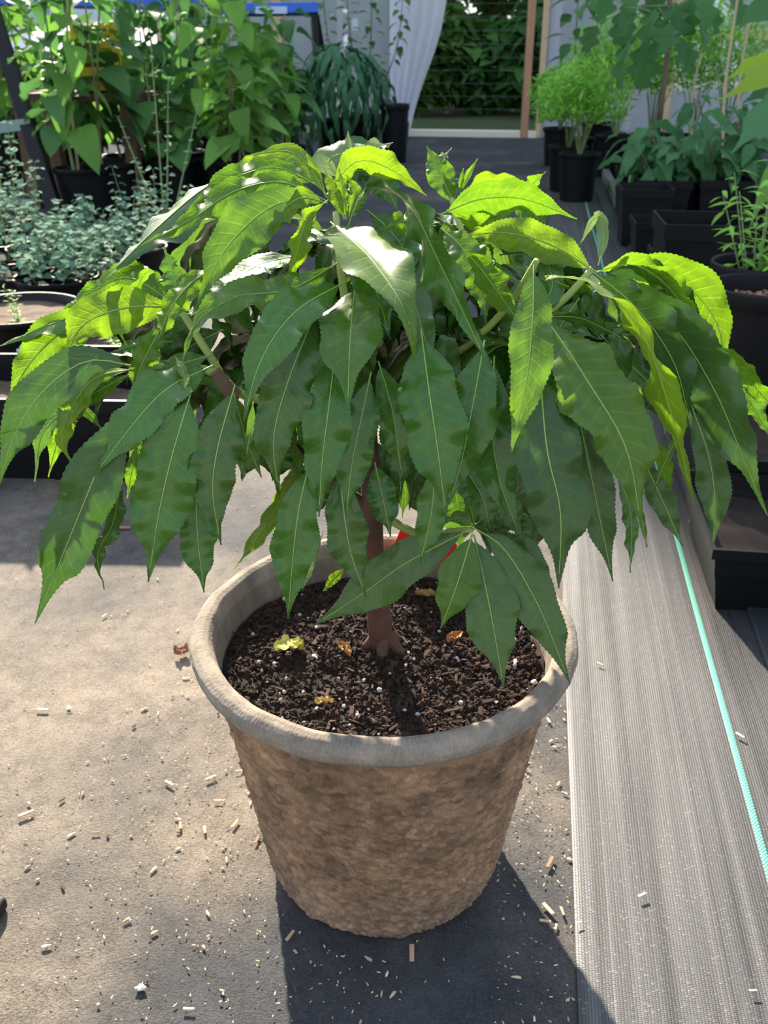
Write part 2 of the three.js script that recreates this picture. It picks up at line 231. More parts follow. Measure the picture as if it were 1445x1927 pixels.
// leaves: a curved midrib, a lanceolate saw-edged blade folded and rippled about it
const bladeShape = (t) => Math.pow(Math.sin(Math.PI * Math.pow(t, 0.84)), 1.02) * (1 - 0.1 * t) * (t > 0.72 ? 1 - 0.45 * Math.sin((t - 0.72) / 0.28 * Math.PI * 0.75) : 1) * 1.1;
let leafCount = 0;
function blade(pts, hw, o, parent, kind, toEye) {
  const { r = [0, 0], f = 0.2 + rr(-0.12, 0.15), w = 0.24, k = rr(2.6, 4.2), pet = 0.05, curl = 0.1, nl = 84, nw = 5 } = o;
  const c = new THREE.CatmullRomCurve3(pts, false, 'centripetal'), L = c.getLength(), pos = [], uv = [], idx = [], mids = [], ph = [rr(0, 6.3), rr(0, 6.3)], ph2 = rr(0, 6.3);
  const cols = nw * 2 + 1;
  for (let j = 0; j <= nl; j++) {
    const t = j / nl, p = c.getPointAt(t), T = c.getTangentAt(t), E = toEye(p), a = rad(lerp(r[0], r[1], t));
    const S0 = T.clone().cross(E).normalize(), N0 = S0.clone().cross(T);
    const S = S0.clone().multiplyScalar(Math.cos(a)).addScaledVector(N0, Math.sin(a)), N = S.clone().cross(T).normalize();
    const tt = clamp((t - pet) / (1 - pet), 0, 1), W = t <= pet ? 0.0008 : Math.max(0.0006, hw * bladeShape(tt)), waver = 0.1 * W;
    mids.push(p.clone().addScaledVector(N, 0.0002));
    for (let i = 0; i < cols; i++) {
      const s = (i - nw) / nw, e = Math.abs(s), sd = s < 0 ? 0 : 1, tooth = e === 1 && t > pet ? (j % 2 ? 0.0006 : -0.0003) * Math.min(1, W / 0.006) : 0;
      const env = Math.sin(Math.PI * tt), rip = w * hw * env * Math.pow(e, 1.8) * (Math.sin(tt * k * 6.283 + ph[sd]) + 0.45 * Math.sin(tt * k * 13.1 + ph[1 - sd] + ph2));
      const h = f * e * W - curl * W * e * e * e + rip + 0.05 * hw * env * Math.sin(tt * 30 + e * 3 + sd) * e * (1 - e);
      const x = s * (W + waver * Math.sin(tt * 17 + ph[sd] * 2) * env) * (1 - 0.12 * f) + Math.sign(s) * tooth;
      pos.push(p.x + S.x * x + N.x * h, p.y + S.y * x + N.y * h, p.z + S.z * x + N.z * h); uv.push(0.5 + s / 2, tt);
    }
  }
  for (let j = 0; j < nl; j++) for (let i = 0; i < cols - 1; i++) { const q = j * cols + i; idx.push(q, q + 1, q + cols + 1, q, q + cols + 1, q + cols); }
  const m = part('leaf', geom(pos, idx, uv), pick(LEAF[kind]), parent);
  if (!o.plain) part('midrib', tube(mids.filter((_, j) => j % 6 === 0 && j < nl * 0.97), Math.min(0.0006, hw * 0.04), 0.00025, 14, 5), midMat, m);
  leafCount++;
  return m;
}
const UP = V(-0.28, 0.93, 0.11), UPL = V(-0.4, 0.9, 0.1);
const eyeAt = (p) => camera.position.clone().sub(p).normalize();
// kind (d dark, m mid, y young), half width, roll at base and tip, midrib places (across, down, depth)
function L(kind, hw, r, pts, o = {}) {
  const v = pts.map((p) => (o.abs ? at(...p) : P(...p))), d = v[1].clone().sub(camera.position).dot(axF);
  return blade(v, hw * (o.n ? 1 : 0.95) * d / FOCAL, { r: Array.isArray(r) ? r : [r, r], ...o }, tree, kind, o.n ? () => o.n : eyeAt);
}
// upper left of the crown
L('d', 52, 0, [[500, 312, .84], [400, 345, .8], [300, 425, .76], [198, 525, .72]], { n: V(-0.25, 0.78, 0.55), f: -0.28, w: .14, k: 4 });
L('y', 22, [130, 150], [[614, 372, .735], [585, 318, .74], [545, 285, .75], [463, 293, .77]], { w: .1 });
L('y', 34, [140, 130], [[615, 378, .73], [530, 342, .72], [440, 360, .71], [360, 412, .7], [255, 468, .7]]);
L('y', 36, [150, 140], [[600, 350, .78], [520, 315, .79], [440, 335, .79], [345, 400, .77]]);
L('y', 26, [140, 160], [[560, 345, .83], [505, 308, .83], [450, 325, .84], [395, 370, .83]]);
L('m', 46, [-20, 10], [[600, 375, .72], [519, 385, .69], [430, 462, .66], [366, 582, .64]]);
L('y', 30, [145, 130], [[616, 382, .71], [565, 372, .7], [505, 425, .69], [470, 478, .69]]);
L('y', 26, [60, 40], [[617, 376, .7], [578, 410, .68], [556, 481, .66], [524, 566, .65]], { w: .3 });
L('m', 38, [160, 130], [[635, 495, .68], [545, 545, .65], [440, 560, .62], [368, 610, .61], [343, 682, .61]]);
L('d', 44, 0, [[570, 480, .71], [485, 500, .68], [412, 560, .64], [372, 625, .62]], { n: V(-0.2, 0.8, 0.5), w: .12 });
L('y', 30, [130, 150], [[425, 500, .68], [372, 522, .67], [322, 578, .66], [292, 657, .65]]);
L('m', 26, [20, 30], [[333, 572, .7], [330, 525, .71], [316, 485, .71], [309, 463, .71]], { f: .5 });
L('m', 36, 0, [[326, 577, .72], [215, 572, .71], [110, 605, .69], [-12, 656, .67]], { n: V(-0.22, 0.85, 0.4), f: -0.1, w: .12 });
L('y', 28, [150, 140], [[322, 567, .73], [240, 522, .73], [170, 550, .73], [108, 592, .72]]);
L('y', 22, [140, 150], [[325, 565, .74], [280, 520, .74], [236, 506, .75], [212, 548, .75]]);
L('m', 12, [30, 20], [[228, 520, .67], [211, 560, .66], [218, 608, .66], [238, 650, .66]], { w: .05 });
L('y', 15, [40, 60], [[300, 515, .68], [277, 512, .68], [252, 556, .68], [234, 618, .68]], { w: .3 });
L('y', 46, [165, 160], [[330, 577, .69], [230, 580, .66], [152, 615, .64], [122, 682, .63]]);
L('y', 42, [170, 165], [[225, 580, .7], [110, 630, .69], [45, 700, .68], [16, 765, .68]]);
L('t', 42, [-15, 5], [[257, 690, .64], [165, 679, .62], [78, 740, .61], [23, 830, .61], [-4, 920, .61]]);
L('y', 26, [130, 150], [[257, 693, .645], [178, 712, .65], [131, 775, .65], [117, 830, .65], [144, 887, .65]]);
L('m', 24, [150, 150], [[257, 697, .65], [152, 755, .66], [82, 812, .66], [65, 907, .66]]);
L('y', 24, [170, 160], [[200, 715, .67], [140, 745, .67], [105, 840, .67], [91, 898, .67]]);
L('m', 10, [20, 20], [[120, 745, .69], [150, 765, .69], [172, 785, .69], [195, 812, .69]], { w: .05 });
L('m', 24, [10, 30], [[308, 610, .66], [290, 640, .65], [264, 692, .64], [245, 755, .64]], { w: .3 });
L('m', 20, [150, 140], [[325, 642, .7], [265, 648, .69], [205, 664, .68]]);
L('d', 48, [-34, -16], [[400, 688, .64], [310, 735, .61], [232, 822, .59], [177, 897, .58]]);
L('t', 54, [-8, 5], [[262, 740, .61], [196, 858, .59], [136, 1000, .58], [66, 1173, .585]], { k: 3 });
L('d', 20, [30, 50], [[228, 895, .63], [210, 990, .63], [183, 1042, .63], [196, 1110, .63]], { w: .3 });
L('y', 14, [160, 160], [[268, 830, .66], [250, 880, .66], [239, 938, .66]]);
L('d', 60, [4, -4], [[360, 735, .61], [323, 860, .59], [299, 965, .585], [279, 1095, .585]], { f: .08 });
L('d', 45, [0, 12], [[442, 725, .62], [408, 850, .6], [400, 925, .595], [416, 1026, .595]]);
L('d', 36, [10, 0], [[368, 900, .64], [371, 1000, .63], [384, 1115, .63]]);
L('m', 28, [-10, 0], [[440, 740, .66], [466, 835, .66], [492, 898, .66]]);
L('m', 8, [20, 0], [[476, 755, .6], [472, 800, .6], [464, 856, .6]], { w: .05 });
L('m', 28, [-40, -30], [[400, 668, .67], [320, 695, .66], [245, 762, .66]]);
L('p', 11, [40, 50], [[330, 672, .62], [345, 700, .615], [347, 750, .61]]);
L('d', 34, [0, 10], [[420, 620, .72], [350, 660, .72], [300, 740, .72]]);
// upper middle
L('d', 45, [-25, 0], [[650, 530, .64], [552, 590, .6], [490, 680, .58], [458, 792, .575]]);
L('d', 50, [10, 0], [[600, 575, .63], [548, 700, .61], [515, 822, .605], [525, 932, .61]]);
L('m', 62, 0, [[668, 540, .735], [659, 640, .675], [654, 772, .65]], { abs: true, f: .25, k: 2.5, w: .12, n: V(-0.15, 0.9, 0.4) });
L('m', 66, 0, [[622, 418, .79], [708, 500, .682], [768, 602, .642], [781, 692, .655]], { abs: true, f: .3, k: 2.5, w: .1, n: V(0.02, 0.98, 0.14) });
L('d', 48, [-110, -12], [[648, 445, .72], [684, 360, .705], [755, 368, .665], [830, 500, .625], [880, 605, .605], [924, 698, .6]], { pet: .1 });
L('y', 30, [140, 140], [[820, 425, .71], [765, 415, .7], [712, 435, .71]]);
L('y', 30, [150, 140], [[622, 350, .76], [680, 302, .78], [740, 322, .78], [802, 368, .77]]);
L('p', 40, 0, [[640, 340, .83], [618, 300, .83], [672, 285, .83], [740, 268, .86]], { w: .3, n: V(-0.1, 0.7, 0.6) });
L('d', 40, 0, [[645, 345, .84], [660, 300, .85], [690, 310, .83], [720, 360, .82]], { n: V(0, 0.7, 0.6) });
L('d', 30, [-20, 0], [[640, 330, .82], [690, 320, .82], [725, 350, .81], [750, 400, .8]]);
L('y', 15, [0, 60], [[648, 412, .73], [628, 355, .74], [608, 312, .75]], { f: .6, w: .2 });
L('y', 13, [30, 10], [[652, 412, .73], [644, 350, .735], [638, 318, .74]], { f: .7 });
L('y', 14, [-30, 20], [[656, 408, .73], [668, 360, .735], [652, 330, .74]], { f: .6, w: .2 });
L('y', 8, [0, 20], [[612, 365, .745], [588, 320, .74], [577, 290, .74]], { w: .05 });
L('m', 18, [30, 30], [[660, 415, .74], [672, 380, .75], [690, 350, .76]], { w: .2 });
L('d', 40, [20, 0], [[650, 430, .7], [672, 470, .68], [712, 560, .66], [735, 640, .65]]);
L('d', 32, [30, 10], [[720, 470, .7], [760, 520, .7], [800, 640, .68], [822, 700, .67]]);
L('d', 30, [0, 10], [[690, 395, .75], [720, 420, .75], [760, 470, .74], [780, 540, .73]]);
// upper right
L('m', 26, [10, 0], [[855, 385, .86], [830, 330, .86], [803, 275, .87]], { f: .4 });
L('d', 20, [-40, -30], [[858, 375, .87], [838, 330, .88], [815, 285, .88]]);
L('p', 14, [40, 60], [[852, 340, .88], [826, 310, .88], [850, 278, .88]], { w: .4 });
L('y', 6, [0, 0], [[866, 362, .86], [880, 330, .86], [899, 298, .86]], { w: .02, f: .6 });
L('y', 5, [0, 0], [[864, 362, .86], [868, 340, .86], [872, 316, .86]], { w: .02, f: .6 });
L('y', 36, [165, 150], [[828, 404, .78], [900, 376, .78], [980, 374, .79], [1086, 412, .8]]);
L('y', 24, [150, 140], [[868, 372, .83], [915, 345, .84], [960, 352, .84], [1005, 385, .84]]);
L('y', 36, [160, 170], [[1122, 512, .715], [1040, 462, .72], [950, 438, .73], [858, 446, .74]]);
L('y', 18, [160, 120], [[955, 388, .86], [988, 360, .86], [1027, 323, .88]], { w: .2 });
L('p', 16, [30, 60], [[1126, 500, .735], [1137, 440, .75], [1124, 405, .76], [1082, 474, .77]], { w: .1 });
L('m', 36, [20, 0], [[830, 430, .74], [872, 470, .72], [905, 540, .71], [915, 610, .7]]);
L('y', 30, [150, 160], [[870, 470, .71], [900, 500, .7], [935, 548, .68], [980, 610, .66]]);
L('d', 26, [30, 10], [[985, 600, .72], [1040, 540, .73], [1010, 470, .74], [940, 480, .75]]);
L('y', 24, [150, 160], [[840, 395, .8], [905, 420, .8], [960, 440, .8], [1005, 470, .79]]);
L('m', 24, [0, 20], [[960, 385, .84], [1000, 400, .84], [1030, 440, .84]]);
L('d', 30, [0, 20], [[900, 440, .78], [960, 450, .78], [1010, 490, .77], [1040, 530, .77]]);
L('m', 42, [8, 12], [[1004, 498, .635], [1002, 600, .61], [990, 720, .595], [958, 864, .59]], { f: .4 });
L('m', 68, 0, [[1026, 598, .66], [1104, 715, .615], [1177, 842, .585], [1207, 992, .575]], { f: .3, n: V(-0.05, 0.85, 0.5) });
L('t', 64, [0, 8], [[1015, 685, .62], [1030, 850, .59], [1054, 960, .58], [1051, 1108, .58]], { f: .14 });
L('t', 38, [15, 0], [[1080, 740, .64], [1114, 905, .63], [1153, 1094, .63]]);
L('y', 44, [-120, -20], [[1070, 540, .7], [1030, 522, .675], [1108, 528, .65], [1202, 614, .63], [1262, 775, .62], [1306, 948, .62]], { pet: .08 });
L('t', 46, [-35, -20], [[1110, 507, .69], [1190, 572, .67], [1268, 682, .65], [1302, 815, .64]]);
L('t', 56, [-30, -18], [[1128, 515, .71], [1245, 590, .68], [1338, 722, .66], [1402, 870, .645], [1444, 970, .64]], { k: 4 });
L('y', 34, [130, 120], [[1115, 515, .72], [1190, 498, .72], [1268, 552, .71], [1327, 682, .7]]);
L('t', 34, [-50, -40], [[1120, 510, .735], [1230, 512, .73], [1290, 570, .72], [1335, 690, .715]]);
L('y', 46, [170, 175], [[1150, 505, .77], [1265, 520, .76], [1345, 600, .75], [1366, 698, .75]], { f: .05, w: .08 });
L('y', 26, [150, 140], [[1310, 635, .73], [1392, 700, .72], [1470, 785, .71]]);
L('m', 22, [150, 150], [[1355, 705, .74], [1405, 750, .74], [1450, 825, .74]]);
L('t', 32, [0, 10], [[1300, 760, .68], [1334, 860, .67], [1345, 945, .67], [1340, 1038, .67]], { f: .3 });
L('t', 24, [-10, 10], [[1208, 860, .66], [1248, 945, .66], [1284, 1028, .66]]);
L('y', 16, [150, 150], [[1225, 820, .7], [1247, 870, .7], [1263, 936, .7]]);
L('m', 14, [60, 60], [[1300, 790, .65], [1262, 845, .65], [1230, 920, .65]]);
L('d', 30, [0, 0], [[1130, 630, .72], [1190, 690, .71], [1268, 770, .7], [1280, 830, .7]]);
L('m', 24, [150, 150], [[1170, 690, .74], [1225, 740, .73], [1275, 820, .72]]);
L('d', 22, [-55, -55], [[1030, 595, .66], [1092, 598, .65], [1178, 640, .64]]);
L('d', 16, [20, 40], [[1160, 890, .66], [1185, 960, .66], [1186, 1078, .66]], { w: .3 });
L('d', 6, [0, 0], [[1202, 940, .62], [1208, 975, .62], [1217, 1030, .62]]);
L('d', 30, [10, 0], [[1090, 560, .73], [1040, 640, .73], [1020, 720, .72]]);
// hanging in front of the trunk
L('d', 60, [0, 4], [[792, 620, .63], [808, 740, .605], [824, 850, .595], [840, 976, .595]], { f: .14 });
L('d', 48, [-6, 0], [[912, 640, .64], [890, 760, .625], [868, 870, .625], [845, 950, .625]]);
L('d', 42, [10, 6], [[930, 670, .66], [925, 800, .645], [942, 910, .64], [980, 1012, .635]]);
L('d', 46, [0, 0], [[632, 650, .63], [618, 770, .61], [606, 870, .605], [600, 972, .605]]);
L('d', 38, [12, 0], [[698, 700, .64], [677, 800, .63], [661, 880, .625], [651, 978, .625]]);
L('d', 32, [0, 0], [[712, 680, .66], [738, 770, .65], [756, 898, .65]]);
L('d', 44, [4, 0], [[582, 870, .64], [562, 960, .63], [551, 1050, .63], [542, 1166, .635]], { f: .12 });
L('d', 40, [-6, 0], [[638, 880, .65], [648, 970, .64], [660, 1040, .64], [689, 1124, .64]]);
L('d', 28, [0, 0], [[705, 870, .68], [721, 940, .67], [735, 1010, .67]]);
L('d', 30, [0, 10], [[820, 870, .64], [811, 970, .64], [790, 1060, .64]]);
L('d', 34, [0, 0], [[760, 700, .7], [750, 820, .69], [755, 940, .69]]);
L('d', 34, [10, 0], [[850, 850, .7], [905, 930, .69], [925, 1010, .69]]);
L('d', 34, [10, 0], [[560, 700, .7], [590, 800, .7], [600, 900, .7]]);
L('y', 14, [150, 160], [[566, 862, .76], [534, 930, .76], [498, 972, .76]]);
L('y', 18, [160, 150], [[545, 900, .72], [512, 970, .7], [478, 1018, .7], [442, 1070, .7]]);
L('y', 28, [170, 170], [[575, 760, .84], [555, 800, .84], [530, 850, .84]]);
L('y', 16, [160, 160], [[560, 880, .78], [530, 940, .78], [515, 1010, .78]]);
for (const q of [[640, 800, .84, 640, 960], [700, 820, .86, 735, 985], [780, 800, .85, 770, 960], [880, 830, .84, 900, 985], [960, 820, .82, 1000, 980], [1000, 860, .84, 1050, 1010], [600, 780, .86, 580, 900], [840, 760, .86, 830, 900], [690, 640, .84, 700, 780], [930, 880, .86, 945, 1010]]) L('d', 34, rr(-20, 20), [[q[0], q[1], q[2]], [lerp(q[0], q[3], 0.5) + 6, lerp(q[1], q[4], 0.5), q[2] - 0.005], [q[3], q[4], q[2]]], { plain: true });
for (const q of [[600, 850, .93, 575, 985], [650, 860, .95, 660, 1020], [790, 860, .93, 800, 990], [850, 880, .95, 865, 1040], [930, 900, .92, 920, 1050], [985, 900, .9, 1005, 1045], [540, 800, .92, 512, 905], [1000, 800, .9, 1030, 960], [470, 780, .88, 455, 905], [690, 880, .9, 690, 1010]]) L(pick(['d', 'd', 'm']), 40, rr(-20, 20), [[q[0], q[1], q[2]], [lerp(q[0], q[3], 0.5) + 5, lerp(q[1], q[4], 0.5), q[2] - 0.004], [q[3], q[4], q[2]]], { plain: true, abs: true });
// the low shoot over the rim
const A = { abs: true, f: .1, w: .08 };
L('d', 46, [0, -6], [[884, 996, .765], [760, 1062, .78], [690, 1112, .8], [590, 1177, .83]], A);
L('m', 40, [4, 0], [[889, 1004, .76], [862, 1094, .76], [829, 1183, .775]], A);
L('d', 52, [0, 0], [[892, 1006, .765], [921, 1140, .765], [948, 1294, .775]], { ...A, w: .05 });
L('d', 42, [6, -6], [[896, 996, .77], [942, 1026, .765], [1008, 1130, .765], [1073, 1288, .775]], A);
L('d', 28, [0, 0], [[900, 1000, .8], [986, 1042, .8], [1046, 1120, .81]], A);
L('m', 16, [150, 150], [[889, 990, .77], [870, 975, .765], [838, 980, .76]], A);
L('m', 12, [20, 20], [[893, 990, .77], [884, 950, .775], [868, 925, .78]], A);
L('d', 40, [10, 10], [[890, 990, .82], [940, 960, .84], [985, 1010, .85]], A);
L('m', 16, [100, 120], [[608, 1000, .88], [588, 1060, .89], [568, 1112, .9]], A);
L('y', 10, [160, 160], [[648, 1070, .93], [632, 1085, .93], [608, 1112, .93]], A);
L('m', 12, [0, 30], [[752, 890, .84], [760, 930, .85], [757, 975, .85]], A);
// the shaded inside of the crown and its far side
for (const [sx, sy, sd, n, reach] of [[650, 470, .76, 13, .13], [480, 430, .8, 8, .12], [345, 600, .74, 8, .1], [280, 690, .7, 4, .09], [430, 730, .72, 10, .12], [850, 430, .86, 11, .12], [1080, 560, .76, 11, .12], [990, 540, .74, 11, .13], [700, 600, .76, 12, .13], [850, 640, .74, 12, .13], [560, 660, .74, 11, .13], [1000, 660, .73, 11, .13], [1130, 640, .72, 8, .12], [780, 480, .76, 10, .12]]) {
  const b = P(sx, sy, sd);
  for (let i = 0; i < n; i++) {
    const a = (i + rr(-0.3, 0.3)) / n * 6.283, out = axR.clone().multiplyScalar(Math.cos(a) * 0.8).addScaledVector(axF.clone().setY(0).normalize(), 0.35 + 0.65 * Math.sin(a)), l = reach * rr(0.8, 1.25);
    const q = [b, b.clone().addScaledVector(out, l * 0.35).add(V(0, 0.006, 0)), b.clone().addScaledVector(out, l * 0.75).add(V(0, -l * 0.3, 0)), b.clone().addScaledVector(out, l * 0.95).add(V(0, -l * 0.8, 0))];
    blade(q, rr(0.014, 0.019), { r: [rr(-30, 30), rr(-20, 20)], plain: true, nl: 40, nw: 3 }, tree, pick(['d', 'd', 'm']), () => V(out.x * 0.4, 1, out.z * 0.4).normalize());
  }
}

// things lying on the soil
const crumple = (sx, sz, k, amp) => grid(14, 10, (u, v) => { const x = (u - 0.5) * 2, z = (v - 0.5) * 2, w = Math.sqrt(Math.max(0.02, 1 - Math.abs(x) ** 2.2)); return [x * sx, amp * (noise(x * 1.9 + k, z * 1.9, k) + 0.6 * noise(x * 5 + k, z * 5, 3)) + amp * 0.6 * z * z, z * w * sz]; });
function fallen(name, x, y, sx, sz, color, k, label, amp = 0.006, turn = 0, h = 0.279) { const m = lone(name, crumple(sx, sz, k, amp), std(color, 0.75, { bumpMap: leafBump, bumpScale: 0.001 }), label, 'fallen leaf'); m.position.copy(onY(x, y, h)); m.rotation.y = turn; return m; }
fallen('fallen_leaf', 543, 1217, 0.0155, 0.011, rgb(0.5, 0.48, 0.12), 1.3, 'crumpled pale yellow leaf lying on the potting soil at left', 0.008, 0.3);
fallen('fallen_leaf', 648, 1222, 0.012, 0.004, rgb(0.42, 0.24, 0.07), 2.1, 'curled ochre leaf scrap beside the trunk on the soil', 0.006, -0.8);
fallen('fallen_leaf', 610, 1320, 0.009, 0.005, rgb(0.5, 0.33, 0.11), 4.1, 'tan leaf scrap on the soil against the front rim', 0.004, 0.2);
fallen('fallen_leaf', 855, 1200, 0.011, 0.006, rgb(0.35, 0.16, 0.05), 5.2, 'orange brown leaf scrap on the soil under the low shoot', 0.005, 1);
fallen('fallen_leaf', 800, 1117, 0.011, 0.006, rgb(0.38, 0.22, 0.08), 6.7, 'tan leaf scrap lying behind the trunk near the red tag', 0.004, 0);
fallen('fallen_leaf', 465, 1134, 0.009, 0.005, rgb(0.3, 0.17, 0.09), 7.7, 'brown leaf scrap on the soil at the left rim', 0.004, 0);
{ const m = fallen('fallen_leaf', 341, 1226, 0.011, 0.009, rgb(0.3, 0.13, 0.07), 8.8, 'reddish brown dry leaf lying on the mat left of the rim', 0.008, 0.5, 0.008); }
const tagT = thing('plant_tag', 'red plastic plant tag stuck in the soil behind the trunk', 'plant tag', onY(772, 1108, 0.262).toArray(), 0.25);
part('stake', box(0.016, 0.05, 0.0012, 0, 0.02, 0, 0.0004), std(rgb(0.75, 0.012, 0.01), 0.35), tagT);
part('label_head', box(0.07, 0.036, 0.0014, -0.004, 0.055, 0, 0.0005).rotateZ(-0.36), std(rgb(0.75, 0.012, 0.01), 0.35), tagT);

// ---------- litter on the mat ----------
{
  const chipMat = ['0.62 0.45 0.28', '0.5 0.33 0.2', '0.3 0.17 0.11', '0.66 0.55 0.38'].map((s) => std(rgb(...s.split(' ').map(Number)), 0.9, { bumpMap: barkTex, bumpScale: 0.0006 }));
  const chipGeo = [0, 1, 2].map((k) => { const g = new RoundedBoxGeometry(1, 0.22, 0.32, 2, 0.06), p = g.attributes.position; for (let i = 0; i < p.count; i++) { const x = p.getX(i), z = p.getZ(i); p.setXYZ(i, x, p.getY(i) + 0.08 * noise(x * 3 + k * 9, z * 3), z * (1 + 0.35 * noise(x * 2.5, k * 7)) + 0.1 * noise(x * 2 + k, 4)); } g.computeVertexNormals(); return g; });
  const tones = ['straw coloured', 'tan', 'dark brown', 'pale cream'];
  const chip = (x, y, len, ang, tone, words) => {
    const m = lone('wood_chip', chipGeo[(x + y) % 3], chipMat[tone], tones[tone] + ' wood chip ' + words, 'wood chip', 'wood chips scattered on the floor');
    const p = onY(x, y, 0.004); if (p.x > 0.2125) p.y += 0.005; m.position.copy(p); m.rotation.y = ang; m.scale.set(len, len * 0.42, len * 0.75); return m;
  };
  chip(319, 1473, 0.014, -0.45, 3, 'with square ends on the sunlit mat');
  chip(339, 1553, 0.012, -1.2, 1, 'tilted upright below the square pale one');
  chip(385, 1561, 0.012, -1.2, 0, 'left of the pot beside a slimmer chip');
  chip(443, 1549, 0.014, 1.3, 1, 'close to the left wall of the pot');
  chip(397, 1463, 0.014, 0.7, 0, 'thin as a twig left of the pot');
  chip(484, 1580, 0.012, 1.4, 2, 'with a knobbly end near the pot base');
  chip(410, 1506, 0.01, 0.1, 0, 'curled and small left of the pot wall');
  chip(49, 1530, 0.018, 0.7, 0, 'long and thin at the far left of the mat');
  chip(80, 1335, 0.016, 0.1, 3, 'lying level at the upper left of the mat');
  chip(130, 1333, 0.008, 0.3, 3, 'small and bright beside a long level chip');
  chip(180, 1566, 0.01, 0.2, 2, 'small and dark amid the sunlit left mat');
  chip(355, 1898, 0.011, 0.1, 0, 'at the bottom of the picture left of the shadow');
  chip(264, 1858, 0.011, 0.2, 3, 'broad and whitish on the lower left mat');
  chip(776, 1793, 0.020, -1.45, 1, 'long and stout in the shadow before the pot');
  chip(1034, 1622, 0.018, 1.2, 2, 'stout and upright right of the pot base');
  chip(1031, 1710, 0.017, -0.9, 0, 'slanting in the shadow right of the pot');
  chip(1058, 1714, 0.011, -1.3, 0, 'short and beside the cloth edge in shadow');
  chip(1026, 1733, 0.012, -0.05, 0, 'level and thin in shadow near the cloth');
  chip(1088, 1742, 0.007, 0.5, 3, 'resting on the edge of the woven cloth');
  chip(1128, 1254, 0.010, -0.6, 0, 'on the woven cloth beside the hanging leaf');
  chip(1207, 1690, 0.011, 0.6, 3, 'flat on the middle of the woven cloth');
  chip(1391, 1389, 0.013, -0.8, 3, 'slender beside the green tracer thread');
  chip(1415, 1870, 0.008, 0.2, 3, 'tiny at the lower right of the cloth');
  chip(1300, 985, 0.010, 0.2, 3, 'whitish on the cloth below the right leaves');
  chip(1032, 1355, 0.011, -1.2, 3, 'right of the pot between rim and cloth');
  chip(535, 1667, 0.010, -1.3, 1, 'at the pot foot in the edge of its shadow');
  chip(230, 993, 0.03, 0.12, 2, 'long and twig like behind the left leaves');
  chip(196, 1158, 0.010, 1.2, 3, 'below the longest left leaf tip');
  chip(545, 1760, 0.014, 1.2, 1, 'thin at the left edge of the pot shadow');
  chip(448, 1450, 0.007, 0.4, 0, 'short and close to the pot left wall');
  const pale = std(rgb(0.7, 0.68, 0.62), 0.8);
  const peb = (x, y, s, words) => { const m = lone('pebble', lump(x, 1, 0.2), pale, words, 'pebble'); m.position.copy(onY(x, y, 0.003)); m.scale.set(s, s * 0.6, s * 0.8); };
  peb(265, 1858, 0.0045, 'white pebble on the lower left mat beside a whitish chip');
  peb(129, 1330, 0.0028, 'small white pebble at the upper left of the mat');
  const put = (q) => {
    const k = rnd();
    let x, z;
    if (k < 0.4) { x = rr(-0.75, 0.21); z = rr(-1.0, 0.35); } else if (k < 0.75) { const a = rr(1.3, 3.9), r = 0.14 + 0.3 * rnd(); x = r * Math.cos(a); z = r * Math.sin(a) * 1; } else if (k < 0.85) { x = rr(-1, 0.2); z = rr(-5, -0.6); } else { x = rr(0.13, 0.21); z = rr(-0.3, 0.33); }
    const s = rnd() < 0.07 ? rr(0.0014, 0.0026) : rr(0.0005, 0.0012);
    q.position.set(x, 0.0025, z); q.rotation.set(0, rr(0, 6.3), 0); q.scale.set(s * rr(0.8, 2.6), s * 0.5, s * 0.7);
  };
  const cr = scatter('litter_crumb', 2100, lump(2, 1, 0.3), std(0xffffff, 0.9), scene, put, (c) => { const k = rr(0.5, 1.1), d = rnd(); return d < 0.15 ? c.setRGB(0.08, 0.05, 0.035) : c.setRGB(0.68 * k, 0.52 * k, 0.34 * k); });
  cr.name = numbered('wood_crumb_litter'); tag(cr, 'fine pale wood crumbs and grit strewn over the floor mat', 'litter');
}
// a dark boot toe at the very left edge
{
  const o = onY(-84, 1790, 0);
  const b = thing('boot', 'dark boot toe reaching in at the far left edge', 'boot', o.toArray(), 0);
  part('toe_cap', lump(3, 1, 0.05).scale(0.05, 0.045, 0.1).translate(-0.02, 0.045, 0.03), std(rgb(0.03, 0.022, 0.015), 0.5), b);
  part('sole', box(0.095, 0.016, 0.2, -0.02, 0.009, 0.04, 0.008), std(rgb(0.012, 0.01, 0.01), 0.7), b);
}

// ---------- plants around: leaf shapes ----------
function simpleLeaf(l, w, { nl = 6, nw = 2, droop = 0.25, cup = 0.2, shape = (t) => Math.sin(Math.PI * Math.pow(t, 0.8)), wave = 0, lobes = 0 } = {}) {   // grows along +z from the origin, top side up
  return grid(nw * 2, nl, (u, v) => { const s = (u - 0.5) * 2, W = w * shape(v) * (1 + lobes * Math.cos(v * 18)), y = -droop * l * v * v + cup * Math.abs(s) * W + wave * w * Math.sin(v * 14 + s * 2) * Math.abs(s); return [s * W, y, l * v * (1 - 0.12 * droop * v)]; });
}
const heart = (t) => t < 0.22 ? Math.sqrt(t / 0.22) * 0.98 : Math.pow(Math.cos((t - 0.22) / 0.78 * Math.PI / 2), 0.85);
const flatLeaf = (r, g, b, t = 0.45, rough = 0.5) => [0.8, 1, 1.2].map((k) => new THREE.MeshPhysicalMaterial({ color: rgb(r * k, g * k, b * k), roughness: 1, transmission: t, thickness: 0, clearcoat: 0.45, clearcoatRoughness: rough, side: THREE.DoubleSide, specularIntensity: 0.2 }));
